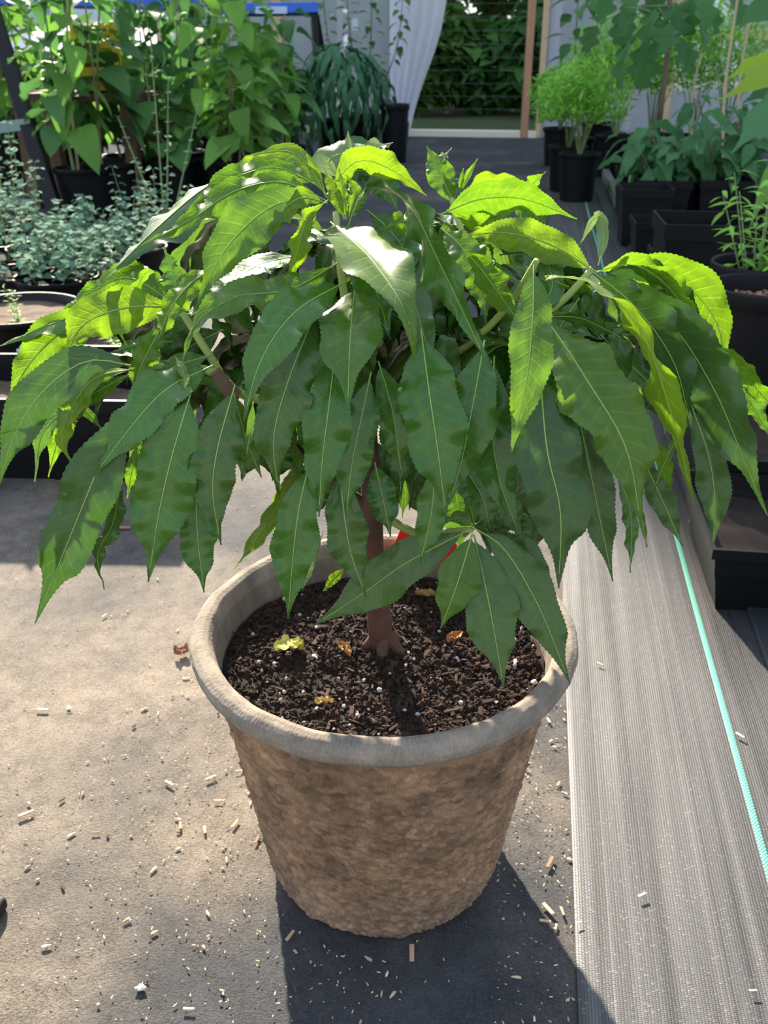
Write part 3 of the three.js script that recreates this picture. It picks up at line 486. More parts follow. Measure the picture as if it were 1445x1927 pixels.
const G = {
  heart: [simpleLeaf(0.16, 0.06, { shape: heart, nl: 8, droop: 0.3 }), simpleLeaf(0.15, 0.052, { shape: heart, nl: 8, droop: 0.6, cup: 0.35 }), simpleLeaf(0.14, 0.06, { shape: heart, nl: 8, droop: 0.1, wave: 0.15 })],
  lance: [simpleLeaf(0.17, 0.022, { droop: 0.9, nl: 8, wave: 0.3 }), simpleLeaf(0.16, 0.02, { droop: 0.6, nl: 8, wave: 0.3 })],
  oval: [simpleLeaf(0.1, 0.027, { droop: 0.25 }), simpleLeaf(0.09, 0.03, { droop: 0.4, cup: 0.3 })],
  round: [simpleLeaf(0.03, 0.016, { nl: 4, shape: (t) => Math.pow(Math.sin(Math.PI * Math.pow(t, 0.7)), 0.6), droop: 0.3 })],
  narrow: [simpleLeaf(0.055, 0.007, { nl: 4, droop: 0.3 })],
  big: [simpleLeaf(0.24, 0.055, { droop: 0.4, nl: 10, nw: 3, wave: 0.2 }), simpleLeaf(0.22, 0.05, { droop: 0.7, nl: 10, nw: 3, wave: 0.2 })],
};
const figLeaf = (() => {   // three to five blunt lobes
  const g = grid(16, 10, (u, v) => { const s = (u - 0.5) * 2, W = 0.09 * (0.35 + 0.65 * Math.abs(Math.sin(v * 7.2 + 0.5))) * Math.pow(Math.sin(Math.PI * Math.min(0.97, 0.06 + v * 0.93)), 0.45); return [s * W, 0.25 * Math.abs(s) * W - 0.05 * v * v + 0.006 * Math.sin(s * 5 + v * 9), 0.2 * v + 0.045 * Math.abs(s) * (1 - v)]; });
  return g;
})();
G.fig = [figLeaf];
const MATS = { vine: flatLeaf(0.15, 0.34, 0.05), vineDeep: flatLeaf(0.08, 0.21, 0.055, 0.4), mint: flatLeaf(0.155, 0.29, 0.19, 0.25, 1), bush: flatLeaf(0.27, 0.58, 0.07), fig: flatLeaf(0.075, 0.21, 0.06, 0.45), broad: flatLeaf(0.085, 0.25, 0.085, 0.45), pawpaw: flatLeaf(0.4, 0.6, 0.04, 0.5), dwarf: flatLeaf(0.05, 0.16, 0.07, 0.3, 0.25), wild: flatLeaf(0.08, 0.23, 0.045, 0.5) };
const stemGreen = std(rgb(0.2, 0.28, 0.1), 0.7), stemBrown = std(rgb(0.14, 0.095, 0.065), 0.85), stemTan = std(rgb(0.4, 0.3, 0.18), 0.85);
function roundPot(parent, r, h, mat = blackPlastic, soilMat = paleSoilMat) {
  const pr = [[r * 0.8, 0], [r * 0.82, 0.004], [r * 0.97, h * 0.9], [r * 1.04, h * 0.9], [r * 1.05, h * 0.985], [r * 1.02, h], [r * 0.97, h * 0.985], [r * 0.93, h * 0.85], [r * 0.75, h * 0.1]].map((p) => new THREE.Vector2(...p));
  const p = part('pot', new THREE.LatheGeometry(pr, 36), mat, parent);
  part('soil', grid(24, 5, (u, v) => { const a = u * 6.2832, q = r * 0.945 * v; return [q * Math.cos(a), h * 0.87 + 0.01 * noise(q * Math.cos(a) * 30, q * Math.sin(a) * 30), q * Math.sin(a)]; }), soilMat, parent);
  return p;
}
function squarePot(parent, w, h, soilMat = paleSoilMat, d = w) {
  const sh = (k, y) => [[-k * w / 2, y, -k * d / 2], [k * w / 2, y, -k * d / 2], [k * w / 2, y, k * d / 2], [-k * w / 2, y, k * d / 2]];
  const rings = [sh(0.8, 0), sh(0.97, h * 0.86), sh(1.02, h * 0.86), sh(1.03, h), sh(0.98, h), sh(0.93, h * 0.6), sh(0.8, 0.02)];
  const parts = [];
  for (let i = 0; i < rings.length - 1; i++) for (let k = 0; k < 4; k++) { const a = rings[i][k], b = rings[i][(k + 1) % 4], c = rings[i + 1][(k + 1) % 4], e = rings[i + 1][k]; parts.push(geom([...a, ...b, ...c, ...e], [0, 2, 1, 0, 3, 2])); }
  const b = rings[0]; parts.push(geom(b.flat(), [0, 1, 2, 0, 2, 3]));
  part('pot', mergeGeometries(parts), blackPlastic, parent);
  part('soil', grid(14, 14, (u, v) => { const x = (u - 0.5) * w * 0.9, z = (v - 0.5) * d * 0.9; return [x, h * 0.66 + 0.012 * noise(x * 20, z * 20), z]; }), soilMat, parent);
}
const qa = new THREE.Quaternion(), qb = new THREE.Quaternion();
function put(m, p, az, pitch, roll, s) { m.position.copy(p); m.rotation.set(0, 0, 0); m.quaternion.setFromAxisAngle(V(0, 1, 0), az).multiply(qa.setFromAxisAngle(V(1, 0, 0), -pitch)).multiply(qb.setFromAxisAngle(V(0, 0, 1), roll)); m.scale.setScalar(s); }
// leaves up a stem: pairs or spirals
function stemLeaves(g, base, top, bow, n, geo, mats, { s0 = 1, s1 = 0.6, from = 0.15, pitch = [0.2, 0.5], pair = false, pet = 0.05, stem = stemGreen, r = 0.006, az0 = rr(0, 6) } = {}) {
  const mid = base.clone().lerp(top, 0.5).add(bow), c = new THREE.CatmullRomCurve3([base, mid, top]);
  part('stem', tube([base, mid, top], r, r * 0.45, 14, 6), stem, g);
  for (let i = 0; i < n; i++) {
    const t = lerp(from, 1, i / Math.max(1, n - 1)), p = c.getPoint(t);
    for (let k = 0; k < (pair ? 2 : 1); k++) {
      const az = az0 + (pair ? (i % 2) * 1.57 + k * Math.PI : i * 2.4) + rr(-0.4, 0.4), s = lerp(s0, s1, t) * rr(0.75, 1.2), pt = rr(...pitch), q = p.clone().add(V(Math.sin(az) * pet * s, pet * 0.4 * s, Math.cos(az) * pet * s));
      const m = part('leaf', pick(geo), pick(mats), g); put(m, q, az, pt, rr(-0.4, 0.4), s);
    }
  }
}
// many small leaves as one part that nobody could count
function foliage(g, n, geo, mats, place, name = 'foliage') { const m = shade(new THREE.InstancedMesh(geo, mats, n)), q = new THREE.Object3D(), c = new THREE.Color(); for (let i = 0; i < n; i++) { place(q, i); q.updateMatrix(); m.setMatrixAt(i, q.matrix); const k = rr(0.65, 1.35); m.setColorAt(i, c.setRGB(k, k, k)); } m.name = name; m.userData.kind = 'stuff'; g.add(m); return m; }

// ---------- left side: tall leafy plants ----------
{
  const words = ['nearest the slanting black leg', 'with two pale stems behind the black leg', 'left of the yellow crate', 'in front of the yellow crate', 'beneath the blue table rail', 'with the yellowest leaves beside the big mint', 'between the crate and the trestle legs', 'before the black trestle legs', 'nearest the dark drooping dwarf tree', 'beside the blue rail end', 'half hidden at the far left edge', 'at the back by the plastic wall', 'short and bushy behind the mint', 'low before the trestle legs'];
  [[40, 320, 6.1, 1.3, 0], [165, 395, 4.9, 1.25, 0], [110, 330, 5.9, 1.3, 0], [215, 385, 5.1, 1.3, 0], [300, 330, 5.8, 1.25, 1], [245, 345, 5.4, 1.05, 0], [345, 330, 5.6, 1.2, 1], [425, 330, 5.2, 1.25, 0], [535, 318, 5.9, 1.1, 0], [485, 318, 5.6, 1.25, 0], [-10, 320, 6.2, 1.3, 0], [390, 300, 6.6, 1.35, 1], [330, 350, 5.2, 0.75, 1], [455, 335, 5.1, 0.7, 0]].forEach(([x, y, d, h, deep], i) => {
    const p = at(x, y, d); p.y = 0;
    const g = thing('tall_leafy_plant', 'tall green plant with heart shaped leaves, ' + words[i], 'plant', p.toArray(), rr(0, 6), 'tall leafy plants on the left');
    roundPot(g, 0.14, 0.26, blackPlastic, peatMat);
    for (let k = 0; k < 2; k++) stemLeaves(g, V(rr(-0.04, 0.04), 0.22, rr(-0.04, 0.04)), V(rr(-0.14, 0.14), h * rr(0.8, 1.05), rr(-0.14, 0.14)), V(rr(-0.04, 0.04), 0, rr(-0.04, 0.04)), Math.round(h * 10), G.heart, deep ? MATS.vineDeep : (rnd() < 0.6 ? MATS.vine : MATS.vineDeep), { pair: true, s0: 1.4, s1: 0.9, from: 0.2, pitch: [-0.75, 0.2], pet: 0.07, stem: k ? stemGreen : stemTan, r: 0.008 });
  });
}
// a dark leafy row behind them
{
  const ovals = mergeGeometries([0, 1, 2].map((k) => G.oval[0].clone().rotateX(0.4 * k - 0.3).rotateY(k * 2.1).translate(0, k * 0.03, 0)));
  const words = ['at the far left', 'behind the yellow crate stems', 'in the middle of the left bed', 'behind the trestle legs', 'left of the dark dwarf tree'];
  [[20, 7.0], [150, 6.9], [270, 6.9], [390, 7.1], [500, 7.2]].forEach(([x, d], i) => {
    const p = at(x, 200, d); p.y = 0;
    const g = thing('leafy_bush', 'low dark leafy bush in a black pot, ' + words[i], 'bush', p.toArray(), rr(0, 6), 'dark bushes at the back left');
    roundPot(g, 0.15, 0.22, blackPlastic, peatMat);
    for (let k = 0; k < 5; k++) part('stem', tube([V(0, 0.18, 0), V(0.14 * Math.cos(k * 1.3), 0.4, 0.14 * Math.sin(k * 1.3)), V(0.24 * Math.cos(k * 1.3), 0.65, 0.24 * Math.sin(k * 1.3))], 0.006, 0.003, 6, 5), stemBrown, g);
    foliage(g, 420, ovals, MATS.vineDeep[1], (q) => { const a = rr(0, 6.283), t = Math.cbrt(rnd()), e = Math.acos(rr(-1, 1)); put(q, V(0.34 * t * Math.sin(e) * Math.cos(a), 0.45 + 0.36 * t * Math.cos(e), 0.34 * t * Math.sin(e) * Math.sin(a)), rr(0, 6.3), rr(-0.5, 0.6), rr(-0.5, 0.5), rr(0.8, 1.3)); });
  });
}
// pale mint-like plants in black pots
{
  const words = ['at the far left edge', 'against the black leg foot', 'left of the tall flowering stem', 'with the palest heads', 'next to the peach crown', 'low behind the black tubs', 'just behind the square pots', 'right behind the round tub', 'beside the peach leaves, standing tallest', 'under the tall leafy plants'];
  [[30, 560, 3.4, .36], [95, 545, 3.5, .2], [150, 560, 3.3, .19], [205, 560, 3.3, .2], [255, 545, 3.4, .22], [60, 600, 3.0, .15], [120, 610, 2.95, .16], [185, 600, 3.0, .17], [290, 500, 3.7, .26], [20, 480, 4.0, .42]].forEach(([x, y, d, h], i) => {
    const p = onY(x, y, 0), g = thing('mint_plant', 'pale grey green mint plant in a black pot ' + words[i], 'plant', p.toArray(), rr(0, 6), 'pale mint plants on the left');
    roundPot(g, 0.13, 0.16, blackPlastic, peatMat);
    for (let k = 0; k < 9; k++) { const a = k * 2.4, q = 0.11 * Math.sqrt((k + 0.5) / 9), t = V(q * 1.6 * Math.cos(a), 0.14 + h * rr(0.55, 1.05), q * 1.6 * Math.sin(a)); stemLeaves(g, V(q * Math.cos(a), 0.13, q * Math.sin(a)), t, V(0, 0, 0), 7, G.round, MATS.mint, { pair: true, pet: 0.006, pitch: [-0.2, 0.25], s0: 1.1, s1: 0.9, r: 0.0022, from: 0.25 }); }
  });
  const f = thing('mint_plant', 'tall flowering mint stems standing above the peach crown at left', 'plant', onY(315, 470, 0).toArray(), 0);
  roundPot(f, 0.13, 0.16, blackPlastic, peatMat);
  for (const [dx, h, lean] of [[0, 0.85, 0.02], [0.03, 0.7, 0.05], [-0.06, 0.55, -0.1], [0.1, 0.6, 0.1]]) { stemLeaves(f, V(dx * 0.4, 0.13, 0), V(dx + lean, h, 0), V(0, 0, 0), 6, G.round, MATS.mint, { pair: true, pet: 0.004, s0: 0.8, s1: 0.5, r: 0.0045, from: 0.5 }); }
}
// black pots in front of them
{
  const tub = (name, label, x, y, h, w, sq, soilH) => { const p = onY(x, y, h); p.y = 0; const g = thing(name, label, 'pot', p.toArray(), sq ? 0.12 : 0); sq ? squarePot(g, w, h) : roundPot(g, w / 2, h); return g; };
  const t1 = tub('nursery_pot', 'square black nursery pot with pale soil behind the left peach leaves', 228, 618, 0.19, 0.3, true);
  const t2 = tub('nursery_pot', 'round black tub with a rolled rim at the left edge', 30, 578, 0.19, 0.34, false);
  const t3 = tub('nursery_pot', 'square black pot under the leftmost peach leaves, nearest the camera', 15, 705, 0.19, 0.3, true);
  const t4 = tub('nursery_pot', 'square black pot with pale soil between the left branch tips', 205, 712, 0.19, 0.27, true);
  const sprout = (p, x, z, h, label) => { const g = thing('seedling', label, 'seedling', [p.x + x, 0.15, p.z + z]); for (let k = 0; k < 3; k++) stemLeaves(g, V(0, 0, 0), V(rr(-0.03, 0.03), h * rr(0.7, 1), rr(-0.03, 0.03)), V(0, 0, 0), 8, G.narrow, MATS.bush, { pair: true, s0: 0.45, s1: 0.3, pet: 0.002, r: 0.0015 }); };
  sprout(t2.position, 0.03, 0.05, 0.12, 'yellow green seedling in the round black tub'); sprout(t2.position, -0.06, 0.08, 0.06, 'smaller seedling left in the round black tub'); sprout(t1.position, 0.02, 0.06, 0.05, 'tiny seedling in the square pot behind the peach leaves'); sprout(t3.position, 0.08, -0.02, 0.13, 'spindly grey seedling in the nearest left pot');
  const fl = lone('fallen_leaf', crumple(0.014, 0.01, 3, 0.006), std(rgb(0.24, 0.12, 0.08), 0.8), 'dark curled leaf on the mat before the left black pot', 'fallen leaf'); fl.position.copy(onY(35, 885, 0.006));
  const tg = thing('plant_tag', 'grey plant tag standing in the nearest left pot', 'plant tag', [t3.position.x + 0.05, 0.14, t3.position.z + 0.04], 0.3);
  part('stake', box(0.016, 0.12, 0.0015, 0, 0.06, 0, 0.0005).rotateZ(-0.1), std(rgb(0.45, 0.47, 0.52), 0.5), tg);
  part('pointed_top', new THREE.ExtrudeGeometry(new THREE.Shape([new THREE.Vector2(-0.008, 0), new THREE.Vector2(0.008, 0), new THREE.Vector2(0.004, 0.016)]), { depth: 0.0015, bevelEnabled: false }).translate(0.0125, 0.117, 0), std(rgb(0.45, 0.47, 0.52), 0.5), tg);
}
// slanting black leg with its crossbar (an A-frame stand)
{
  const g = thing('a_frame_stand', 'black A frame stand with a slanting leg and a grey crossbar at left', 'stand', [0, 0, 0]);
  const top = at(-55, -110, 5.0), foot2 = top.clone().add(V(-0.75, 0, -0.2)).setY(0);
  part('leg', beam(onY(114, 428, 0), top, 0.075, 0.05), blackPlastic, g); part('leg', beam(foot2, top, 0.075, 0.05), blackPlastic, g);
  part('crossbar', beam(at(60, 233, 4.78), at(-160, 262, 4.95), 0.055, 0.03), std(rgb(0.2, 0.3, 0.27), 0.6), g, { label: 'grey green crossbar' });
}
// trestle tables with blue rails
{
  const blue = std(rgb(0.012, 0.11, 0.55), 0.45), white = std(rgb(0.75, 0.78, 0.8), 0.6);
  const trestle = (label, x0, x1, y0, y1, d, plate) => {
    const A = at(x0, y0, d), B = at(x1, y1, d * 1.01), g = thing('sawhorse', label, 'sawhorse');
    part('rail', beam(A, B, 0.075, 0.09), blue, g, { label: 'blue rail' });
    if (plate) part('rail_plate', beam(at(480, 19, d - 0.065), at(540, 19, d - 0.062), 0.052, 0.006, 0.001), std(rgb(0.45, 0.55, 0.72), 0.5), g, { label: 'pale blue plate' });
    for (const [e, s] of [[0.03, -1], [0.03, 1], [0.97, -1], [0.97, 1]]) { const p = A.clone().lerp(B, e); part('leg', beam(p.clone().add(V(0, -0.04, s * 0.03)), V(p.x + (e > 0.5 ? 0.1 : -0.1), 0, p.z + s * 0.32), 0.05, 0.04), blackPlastic, g, { label: 'black splayed leg' }); }
    part('brace', beam(A.clone().lerp(B, 0.06).add(V(0, -0.45, 0.12)), A.clone().lerp(B, 0.94).add(V(0, -0.45, 0.12)), 0.03, 0.03), blackPlastic, g);
    return g;
  };
  trestle('sawhorse with a blue top rail and black legs behind the tall plants', 392, 598, 20, 17, 7.4, true);
  trestle('sawhorse with a blue rail at the upper left behind the leaves', -60, 375, -2, 10, 6.9, false);
  const wb = lone('table_board', beam(at(-80, 36, 7.0), at(245, 28, 7.3), 0.12, 0.05), std(rgb(0.62, 0.66, 0.6), 0.7), 'pale board laid edge on beneath the blue rail', 'board');
  const cr = thing('crate', 'yellow slatted plastic crate standing upright among the tall plants', 'crate', [0, 0, 0]), yel = std(rgb(0.62, 0.45, 0.01), 0.5), c0 = at(186, 108, 5.0);
  const W = 0.2, H = 0.34;
  for (let k = 0; k < 5; k++) part('slat', box(W, 0.046, 0.02, 0, -H / 2 + 0.035 + k * 0.067, 0.12), yel, cr);
  for (const s of [-1, 1]) { part('post', box(0.03, H, 0.03, s * W / 2, 0, 0.115), yel, cr); part('side_panel', box(0.015, H, 0.22, s * W / 2, 0, 0), yel, cr); }
  part('back_panel', box(W, H, 0.012, 0, 0, -0.11), yel, cr); cr.position.copy(c0); cr.rotation.y = 0.3;
  const shelf = thing('potting_bench', 'small brown wooden bench carrying the yellow crate', 'bench', [c0.x - 0.1, 0, c0.z]), br = std(rgb(0.2, 0.12, 0.07), 0.8, { map: barkTex }), sh = c0.y - H / 2;
  part('bench_top', box(0.7, 0.04, 0.4, 0, sh - 0.02, 0), br, shelf); for (const [x, z] of [[-0.3, -0.16], [0.3, -0.16], [-0.3, 0.16], [0.3, 0.16]]) part('leg', box(0.07, sh - 0.04, 0.07, x, (sh - 0.04) / 2, z), br, shelf);
}
// the dark dwarf tree at the end of the aisle
function dwarfPeach(x, y, d, label, n = 150, R = 0.42) {
  const p = onY(x, y, 0), g = thing('potted_dwarf_tree', label, 'potted tree', p.toArray());
  roundPot(g, 0.2, 0.3, blackPlastic, peatMat);
  part('trunk', tube([V(0, 0.25, 0), V(0.02, 0.45, 0), V(0, 0.6, 0.02)], 0.022, 0.012, 10, 8), stemBrown, g);
  for (let i = 0; i < n; i++) {
    const a = i * 2.39996, t = i / n, e = Math.sqrt(1 - t), ring = R * Math.sqrt(t) * rr(0.55, 0.8), m = part('leaf', pick(G.lance), pick(MATS.dwarf), g);
    put(m, V(ring * Math.sin(a), 0.2 + 0.62 * Math.pow(1 - t, 0.6) * rr(0.9, 1.05), ring * Math.cos(a)), a + rr(-0.5, 0.5), lerp(0.2, -0.95, Math.pow(t, 0.5)), rr(-0.5, 0.5), rr(0.9, 1.4));
  }
  return g;
}
dwarfPeach(648, 300, 7.2, 'dark green dwarf tree with drooping leaves beside the plastic curtain', 240, 0.62);
{ const p = onY(742, 305, 0), g = thing('nursery_pot', 'tall black pot beside the dark dwarf tree', 'pot', p.toArray()); roundPot(g, 0.11, 0.42, blackPlastic, peatMat); }
// sapling with a white tag
{
  const p = at(690, 240, 7.9); p.y = 0; const g = thing('sapling', 'thin leafy sapling with a hanging tag behind the dark dwarf tree', 'sapling', p.toArray());
  roundPot(g, 0.14, 0.3, blackPlastic, peatMat);
  for (const [dx, dz, h] of [[0.05, 0, 1.45], [-0.35, 0.05, 1.25], [0.3, -0.1, 1.3], [-0.15, 0.1, 1.5]]) stemLeaves(g, V(0, 0.26, 0), V(dx, h, dz), V(dx * 0.3, 0, 0), 22, G.oval, MATS.vineDeep, { from: 0.4, s0: 1, s1: 0.9, pet: 0.03, pitch: [-0.7, 0.4], stem: stemBrown, r: 0.007 });
  const t = thing('hanging_tag', 'small white tag hanging in the thin sapling', 'tag', at(668, 46, 7.6).toArray(), 0.2);
  part('card', box(0.05, 0.085, 0.002, 0, 0, 0, 0.001), std(rgb(0.75, 0.77, 0.85), 0.6), t); part('string', tube([V(0, 0.04, 0), V(0.004, 0.1, 0), V(0, 0.17, 0)], 0.0015, 0.0015, 6, 5), std(rgb(0.7, 0.7, 0.75), 0.6), t);
}

// ---------- right side ----------
{
  // pots left of the timber and the bright bushy plants
  const bushy = (x, y, R, H, pr, ph, label, mats = MATS.bush, n = 1500) => {
    const p = onY(x, y, 0), g = thing('bushy_plant', label, 'plant', p.toArray(), rr(0, 6), 'bright bushy plants on the right');
    roundPot(g, pr, ph, blackPlastic, paleSoilMat);
    for (let k = 0; k < 9; k++) { const a = k * 0.7 + rr(0, .4), q = rr(0.4, 0.9); part('stem', tube([V(0, ph * 0.85, 0), V(R * q * 0.4 * Math.cos(a), ph + H * 0.4, R * q * 0.4 * Math.sin(a)), V(R * q * Math.cos(a), ph + H * rr(0.6, 0.95), R * q * Math.sin(a))], 0.004, 0.002, 8, 5), stemGreen, g); }
    foliage(g, n, G.narrow[0], mats[1], (q) => { const a = rr(0, 6.283), t = Math.cbrt(rnd()), e = Math.acos(rr(-0.4, 1)); q.position.set(R * t * Math.sin(e) * Math.cos(a), ph + H * 0.5 + H * 0.5 * t * Math.cos(e), R * t * Math.sin(e) * Math.sin(a)); put(q, q.position.clone(), rr(0, 6.3), rr(0, 1.3), rr(-0.5, 0.5), rr(0.7, 1.3)); });
    return g;
  };
  bushy(1083, 378, 0.26, 0.48, 0.115, 0.27, 'bright bushy plant in the black pot nearest before the timber edge');
  bushy(1062, 360, 0.22, 0.4, 0.115, 0.27, 'bright bushy plant whose pot stands half behind the nearest one');
  bushy(1048, 312, 0.24, 0.42, 0.12, 0.27, 'bushy plant with red flowers at the far end of the aisle');
  bushy(1150, 335, 0.34, 0.74, 0.13, 0.28, 'bright bushy plant left of the fig stem');
  bushy(1215, 330, 0.36, 0.8, 0.13, 0.28, 'bright bushy plant around the fig stem');
  bushy(1290, 335, 0.36, 0.8, 0.13, 0.28, 'bright bushy plant right of the fig stem');
  bushy(1120, 300, 0.36, 0.72, 0.13, 0.28, 'bushy plant in the far row by the plastic wall');
  bushy(1350, 330, 0.36, 0.84, 0.13, 0.28, 'bright bushy plant under the thin bamboo stakes');
  const red = std(rgb(0.5, 0.04, 0.03), 0.7), b3 = onY(1048, 312, 0);
  for (const [dx, dy, w] of [[-0.02, 0.62, 'left'], [0.1, 0.68, 'upper'], [0.17, 0.56, 'right']]) { const f = lone('flower', mergeGeometries([0, 1, 2, 3, 4].map((k) => simpleLeaf(0.025, 0.011, { nl: 4, droop: -0.3 }).rotateY(k * 1.257))), red, 'small red flower at the ' + w + ' side of the far bushy plant', 'flower'); f.position.set(b3.x + dx, dy, b3.z + 0.18); f.rotation.x = 0.6; }
  // the fig tree
  const fp = onY(1222, 345, 0), fig = thing('fig_tree', 'young fig tree with large lobed dark leaves on a bare stem', 'tree', fp.toArray());
  roundPot(fig, 0.15, 0.28, blackPlastic, peatMat);
  const stemTop = at(1256, 95, 5.15).sub(fp), top2 = at(1262, -60, 5.1).sub(fp);
  part('stem', tube([V(0, 0.24, 0), at(1240, 230, 5.25).sub(fp), stemTop, top2], 0.021, 0.012, 16, 8), stemBrown, fig);
  const figs = [[1105, 20, 0.9], [1140, 15, 1], [1185, 30, 1.1], [1220, 55, 1], [1170, 110, 1.25], [1215, 115, 1.3], [1110, 85, 0.8], [1155, 55, 0.9], [1270, 45, 1.15], [1320, 70, 1], [1290, 110, 1.0], [1255, 85, 0.9], [1330, 20, 1], [1380, 20, 1.1], [1235, 10, 1.1], [1200, -10, 1.1], [1290, -15, 1.1], [1345, 45, 0.9], [1130, -20, 1.1], [1240, 70, 0.9], [1180, 78, 0.9], [1300, 30, 1]];
  figs.forEach(([x, y, s], i) => {
    const c = at(x, y - 22, 5.15 + rr(-0.3, 0.3)).sub(fp), from = stemTop.clone().lerp(top2, rr(0, 0.9)), dir = c.clone().sub(from), az = Math.atan2(dir.x * 0.8, 0.25) + rr(-0.35, 0.35), b = c.clone().add(V(-Math.sin(az) * 0.06, 0.05, -Math.cos(az) * 0.06));
    const m = part('leaf', figLeaf, pick(MATS.fig), fig); put(m, b, az, rr(-1.2, -0.65), rr(-0.4, 0.4), s);
    part('petiole', tube([from, from.clone().lerp(b, 0.5).add(V(0, 0.03, 0)), b], 0.005, 0.003, 6, 5), stemGreen, fig);
  });
  // small-leaved sapling left of the fig
  { const p = onY(1085, 330, 0), g = thing('sapling', 'slender sapling with round leaves left of the fig, before the plastic wall', 'sapling', p.toArray()); roundPot(g, 0.1, 0.25, blackPlastic, peatMat); const t = at(1090, -30, 6.2).sub(p); stemLeaves(g, V(0, 0.2, 0), t, V(-0.03, 0, 0), 22, G.oval, MATS.fig, { from: 0.45, s0: 1.4, s1: 1.3, pet: 0.06, pitch: [-0.6, 0.2], stem: stemBrown, r: 0.007 }); }
  // bamboo stakes and the plants tied to them
  for (const [x0, y0, x1, y1, d, w] of [[1362, 190, 1390, -20, 4.6, 'nearer the right edge'], [1300, 200, 1318, 100, 5.3, 'left of a taller one'], [1392, 150, 1410, 40, 5, 'rightmost, among blue ties']]) lone('bamboo_stake', tube([at(x0, y0 + 160, d).setY(0.2), at(x0, y0, d), at(x1, y1, d)], 0.008, 0.006, 8, 6), stemTan, 'thin tan bamboo stake among the right plants, ' + w, 'stake');
  // broad-leaved plants at mid right
  const broad = (x, y, d, h, label, n = 26, geo = G.big, mats = MATS.broad, s = 0.8) => {
    h *= 0.8; const p = onY(x, y, 0), g = thing('broad_leaved_plant', label, 'plant', p.toArray(), 0, 'broad leaved plants on the right'); squarePot(g, 0.24, 0.26);
    for (let k = 0; k < 3; k++) stemLeaves(g, V(rr(-0.05, 0.05), 0.2, rr(-0.05, 0.05)), V(rr(-0.18, 0.18), h * rr(0.75, 1.1), rr(-0.18, 0.18)), V(0, 0, 0), Math.round(n / 3), geo, mats, { from: 0.3, s0: s, s1: s * 0.7, pet: 0.05, pitch: [-0.7, 0.2], stem: stemBrown, r: 0.006 });
  };
  broad(1195, 415, 4.5, 0.5, 'broad leaved green plant in a square pot just right of the timber', 27);
  broad(1235, 440, 4.4, 0.55, 'broad leaved plant overhanging the empty black trays', 30);
  broad(1290, 430, 4.2, 0.62, 'broad leaved plant in the middle of the right row', 30);
  broad(1345, 440, 4.0, 0.7, 'broad leaved plant behind the narrow leaved bush', 33);
  broad(1390, 420, 4.2, 0.8, 'broad leaved plant at the right edge behind the yellow leaves', 33);
  broad(1245, 385, 4.9, 0.5, 'broad leaved plant at the fig tree foot', 30);
  broad(1320, 395, 4.7, 0.65, 'broad leaved plant under the bamboo stakes', 30);
  // trailing shoot over the timber
  { const g = thing('trailing_shoot', 'short leafy shoot hanging from the right plants before the dark pots', 'shoot', at(1186, 330, 4.3).toArray()); part('stem', tube([V(0, 0, 0), V(-0.005, -0.05, 0.02), V(0, -0.085, 0.02)], 0.003, 0.002, 8, 5), stemGreen, g); for (const [a, p] of [[0.6, -0.6], [-0.7, -0.5], [0.1, -1.1], [2.2, -0.2], [-2.2, -0.2]]) { const m = part('leaf', G.oval[0], MATS.bush[0], g); put(m, V(0, -0.07, 0.02), a, p, 0, 0.62); } }
  // dark square pots, trays, round pots at right
  const sq = (x, y, h, w, label, d) => { const p = onY(x, y, h); p.y = 0; const g = thing('nursery_pot', label, 'pot', p.toArray(), 0.03); squarePot(g, w, h, peatMat, d); return g; };
  sq(1325, 410, 0.34, 0.27, 'tall square black pot with a pale oval leaf on its rim');
  sq(1240, 412, 0.2, 0.2, 'low square black pot beside the timber edging');
  sq(1278, 470, 0.17, 0.19, 'small square black pot in front of the low one');
  sq(1215, 350, 0.26, 0.22, 'square black pot under the trailing shoot');
  const tray = (x, y, h, w, d, label) => { const p = onY(x, y, h); p.y = 0; const g = thing('plant_tray', label, 'tray', p.toArray(), 0.02); squarePot(g, w, h, peatMat, d); };
  tray(1440, 790, 0.16, 0.3, 0.42, 'black plastic tray at the right edge behind the peach leaves');
  tray(1465, 960, 0.13, 0.26, 0.3, 'black plastic tray nearest the camera at the right edge');
  tray(1350, 520, 0.1, 0.3, 0.5, 'low black tray beneath the right round pots');
  for (const [x, z, w, d, h, words] of [[0.71, -0.62, 0.26, 0.3, 0.1, 'second along the dark edging strip'], [0.72, -1.42, 0.28, 0.34, 0.12, 'third along the dark edging strip, below the yellow leaf tips'], [0.72, -1.82, 0.26, 0.3, 0.14, 'fourth along the dark edging strip'], [0.98, -1.25, 0.24, 0.6, 0.12, 'in the second row from the edging strip']]) { const g = thing('plant_tray', 'black plastic soil tray, ' + words, 'tray', [x, 0, z], 0.02); squarePot(g, w, h, peatMat, d); }
  const rp = (x, y, h, r, label, chips) => { const p = onY(x, y, h); p.y = 0; const g = thing('nursery_pot', label, 'pot', p.toArray()); roundPot(g, r, h, blackPlastic, peatMat); if (chips) scatter('bark_mulch', 160, box(1, 0.25, 0.5, 0, 0, 0, 0.1), std(0xffffff, 0.9), g, (q) => { const a = rr(0, 6.3), s = r * 0.85 * Math.sqrt(rnd()); q.position.set(s * Math.cos(a), h * 0.88 + 0.006, s * Math.sin(a)); q.rotation.set(rr(-0.4, 0.4), rr(0, 6), rr(-0.4, 0.4)); q.scale.setScalar(rr(0.01, 0.022)); }, (c) => { const k = rr(0.5, 1.3); return c.setRGB(0.3 * k, 0.16 * k, 0.1 * k); }); return g; };
  rp(1445, 535, 0.36, 0.115, 'round black pot mulched with bark chips at the right edge', true);
  const nb = rp(1432, 492, 0.36, 0.11, 'round black pot of the narrow leaved bush at right', false);
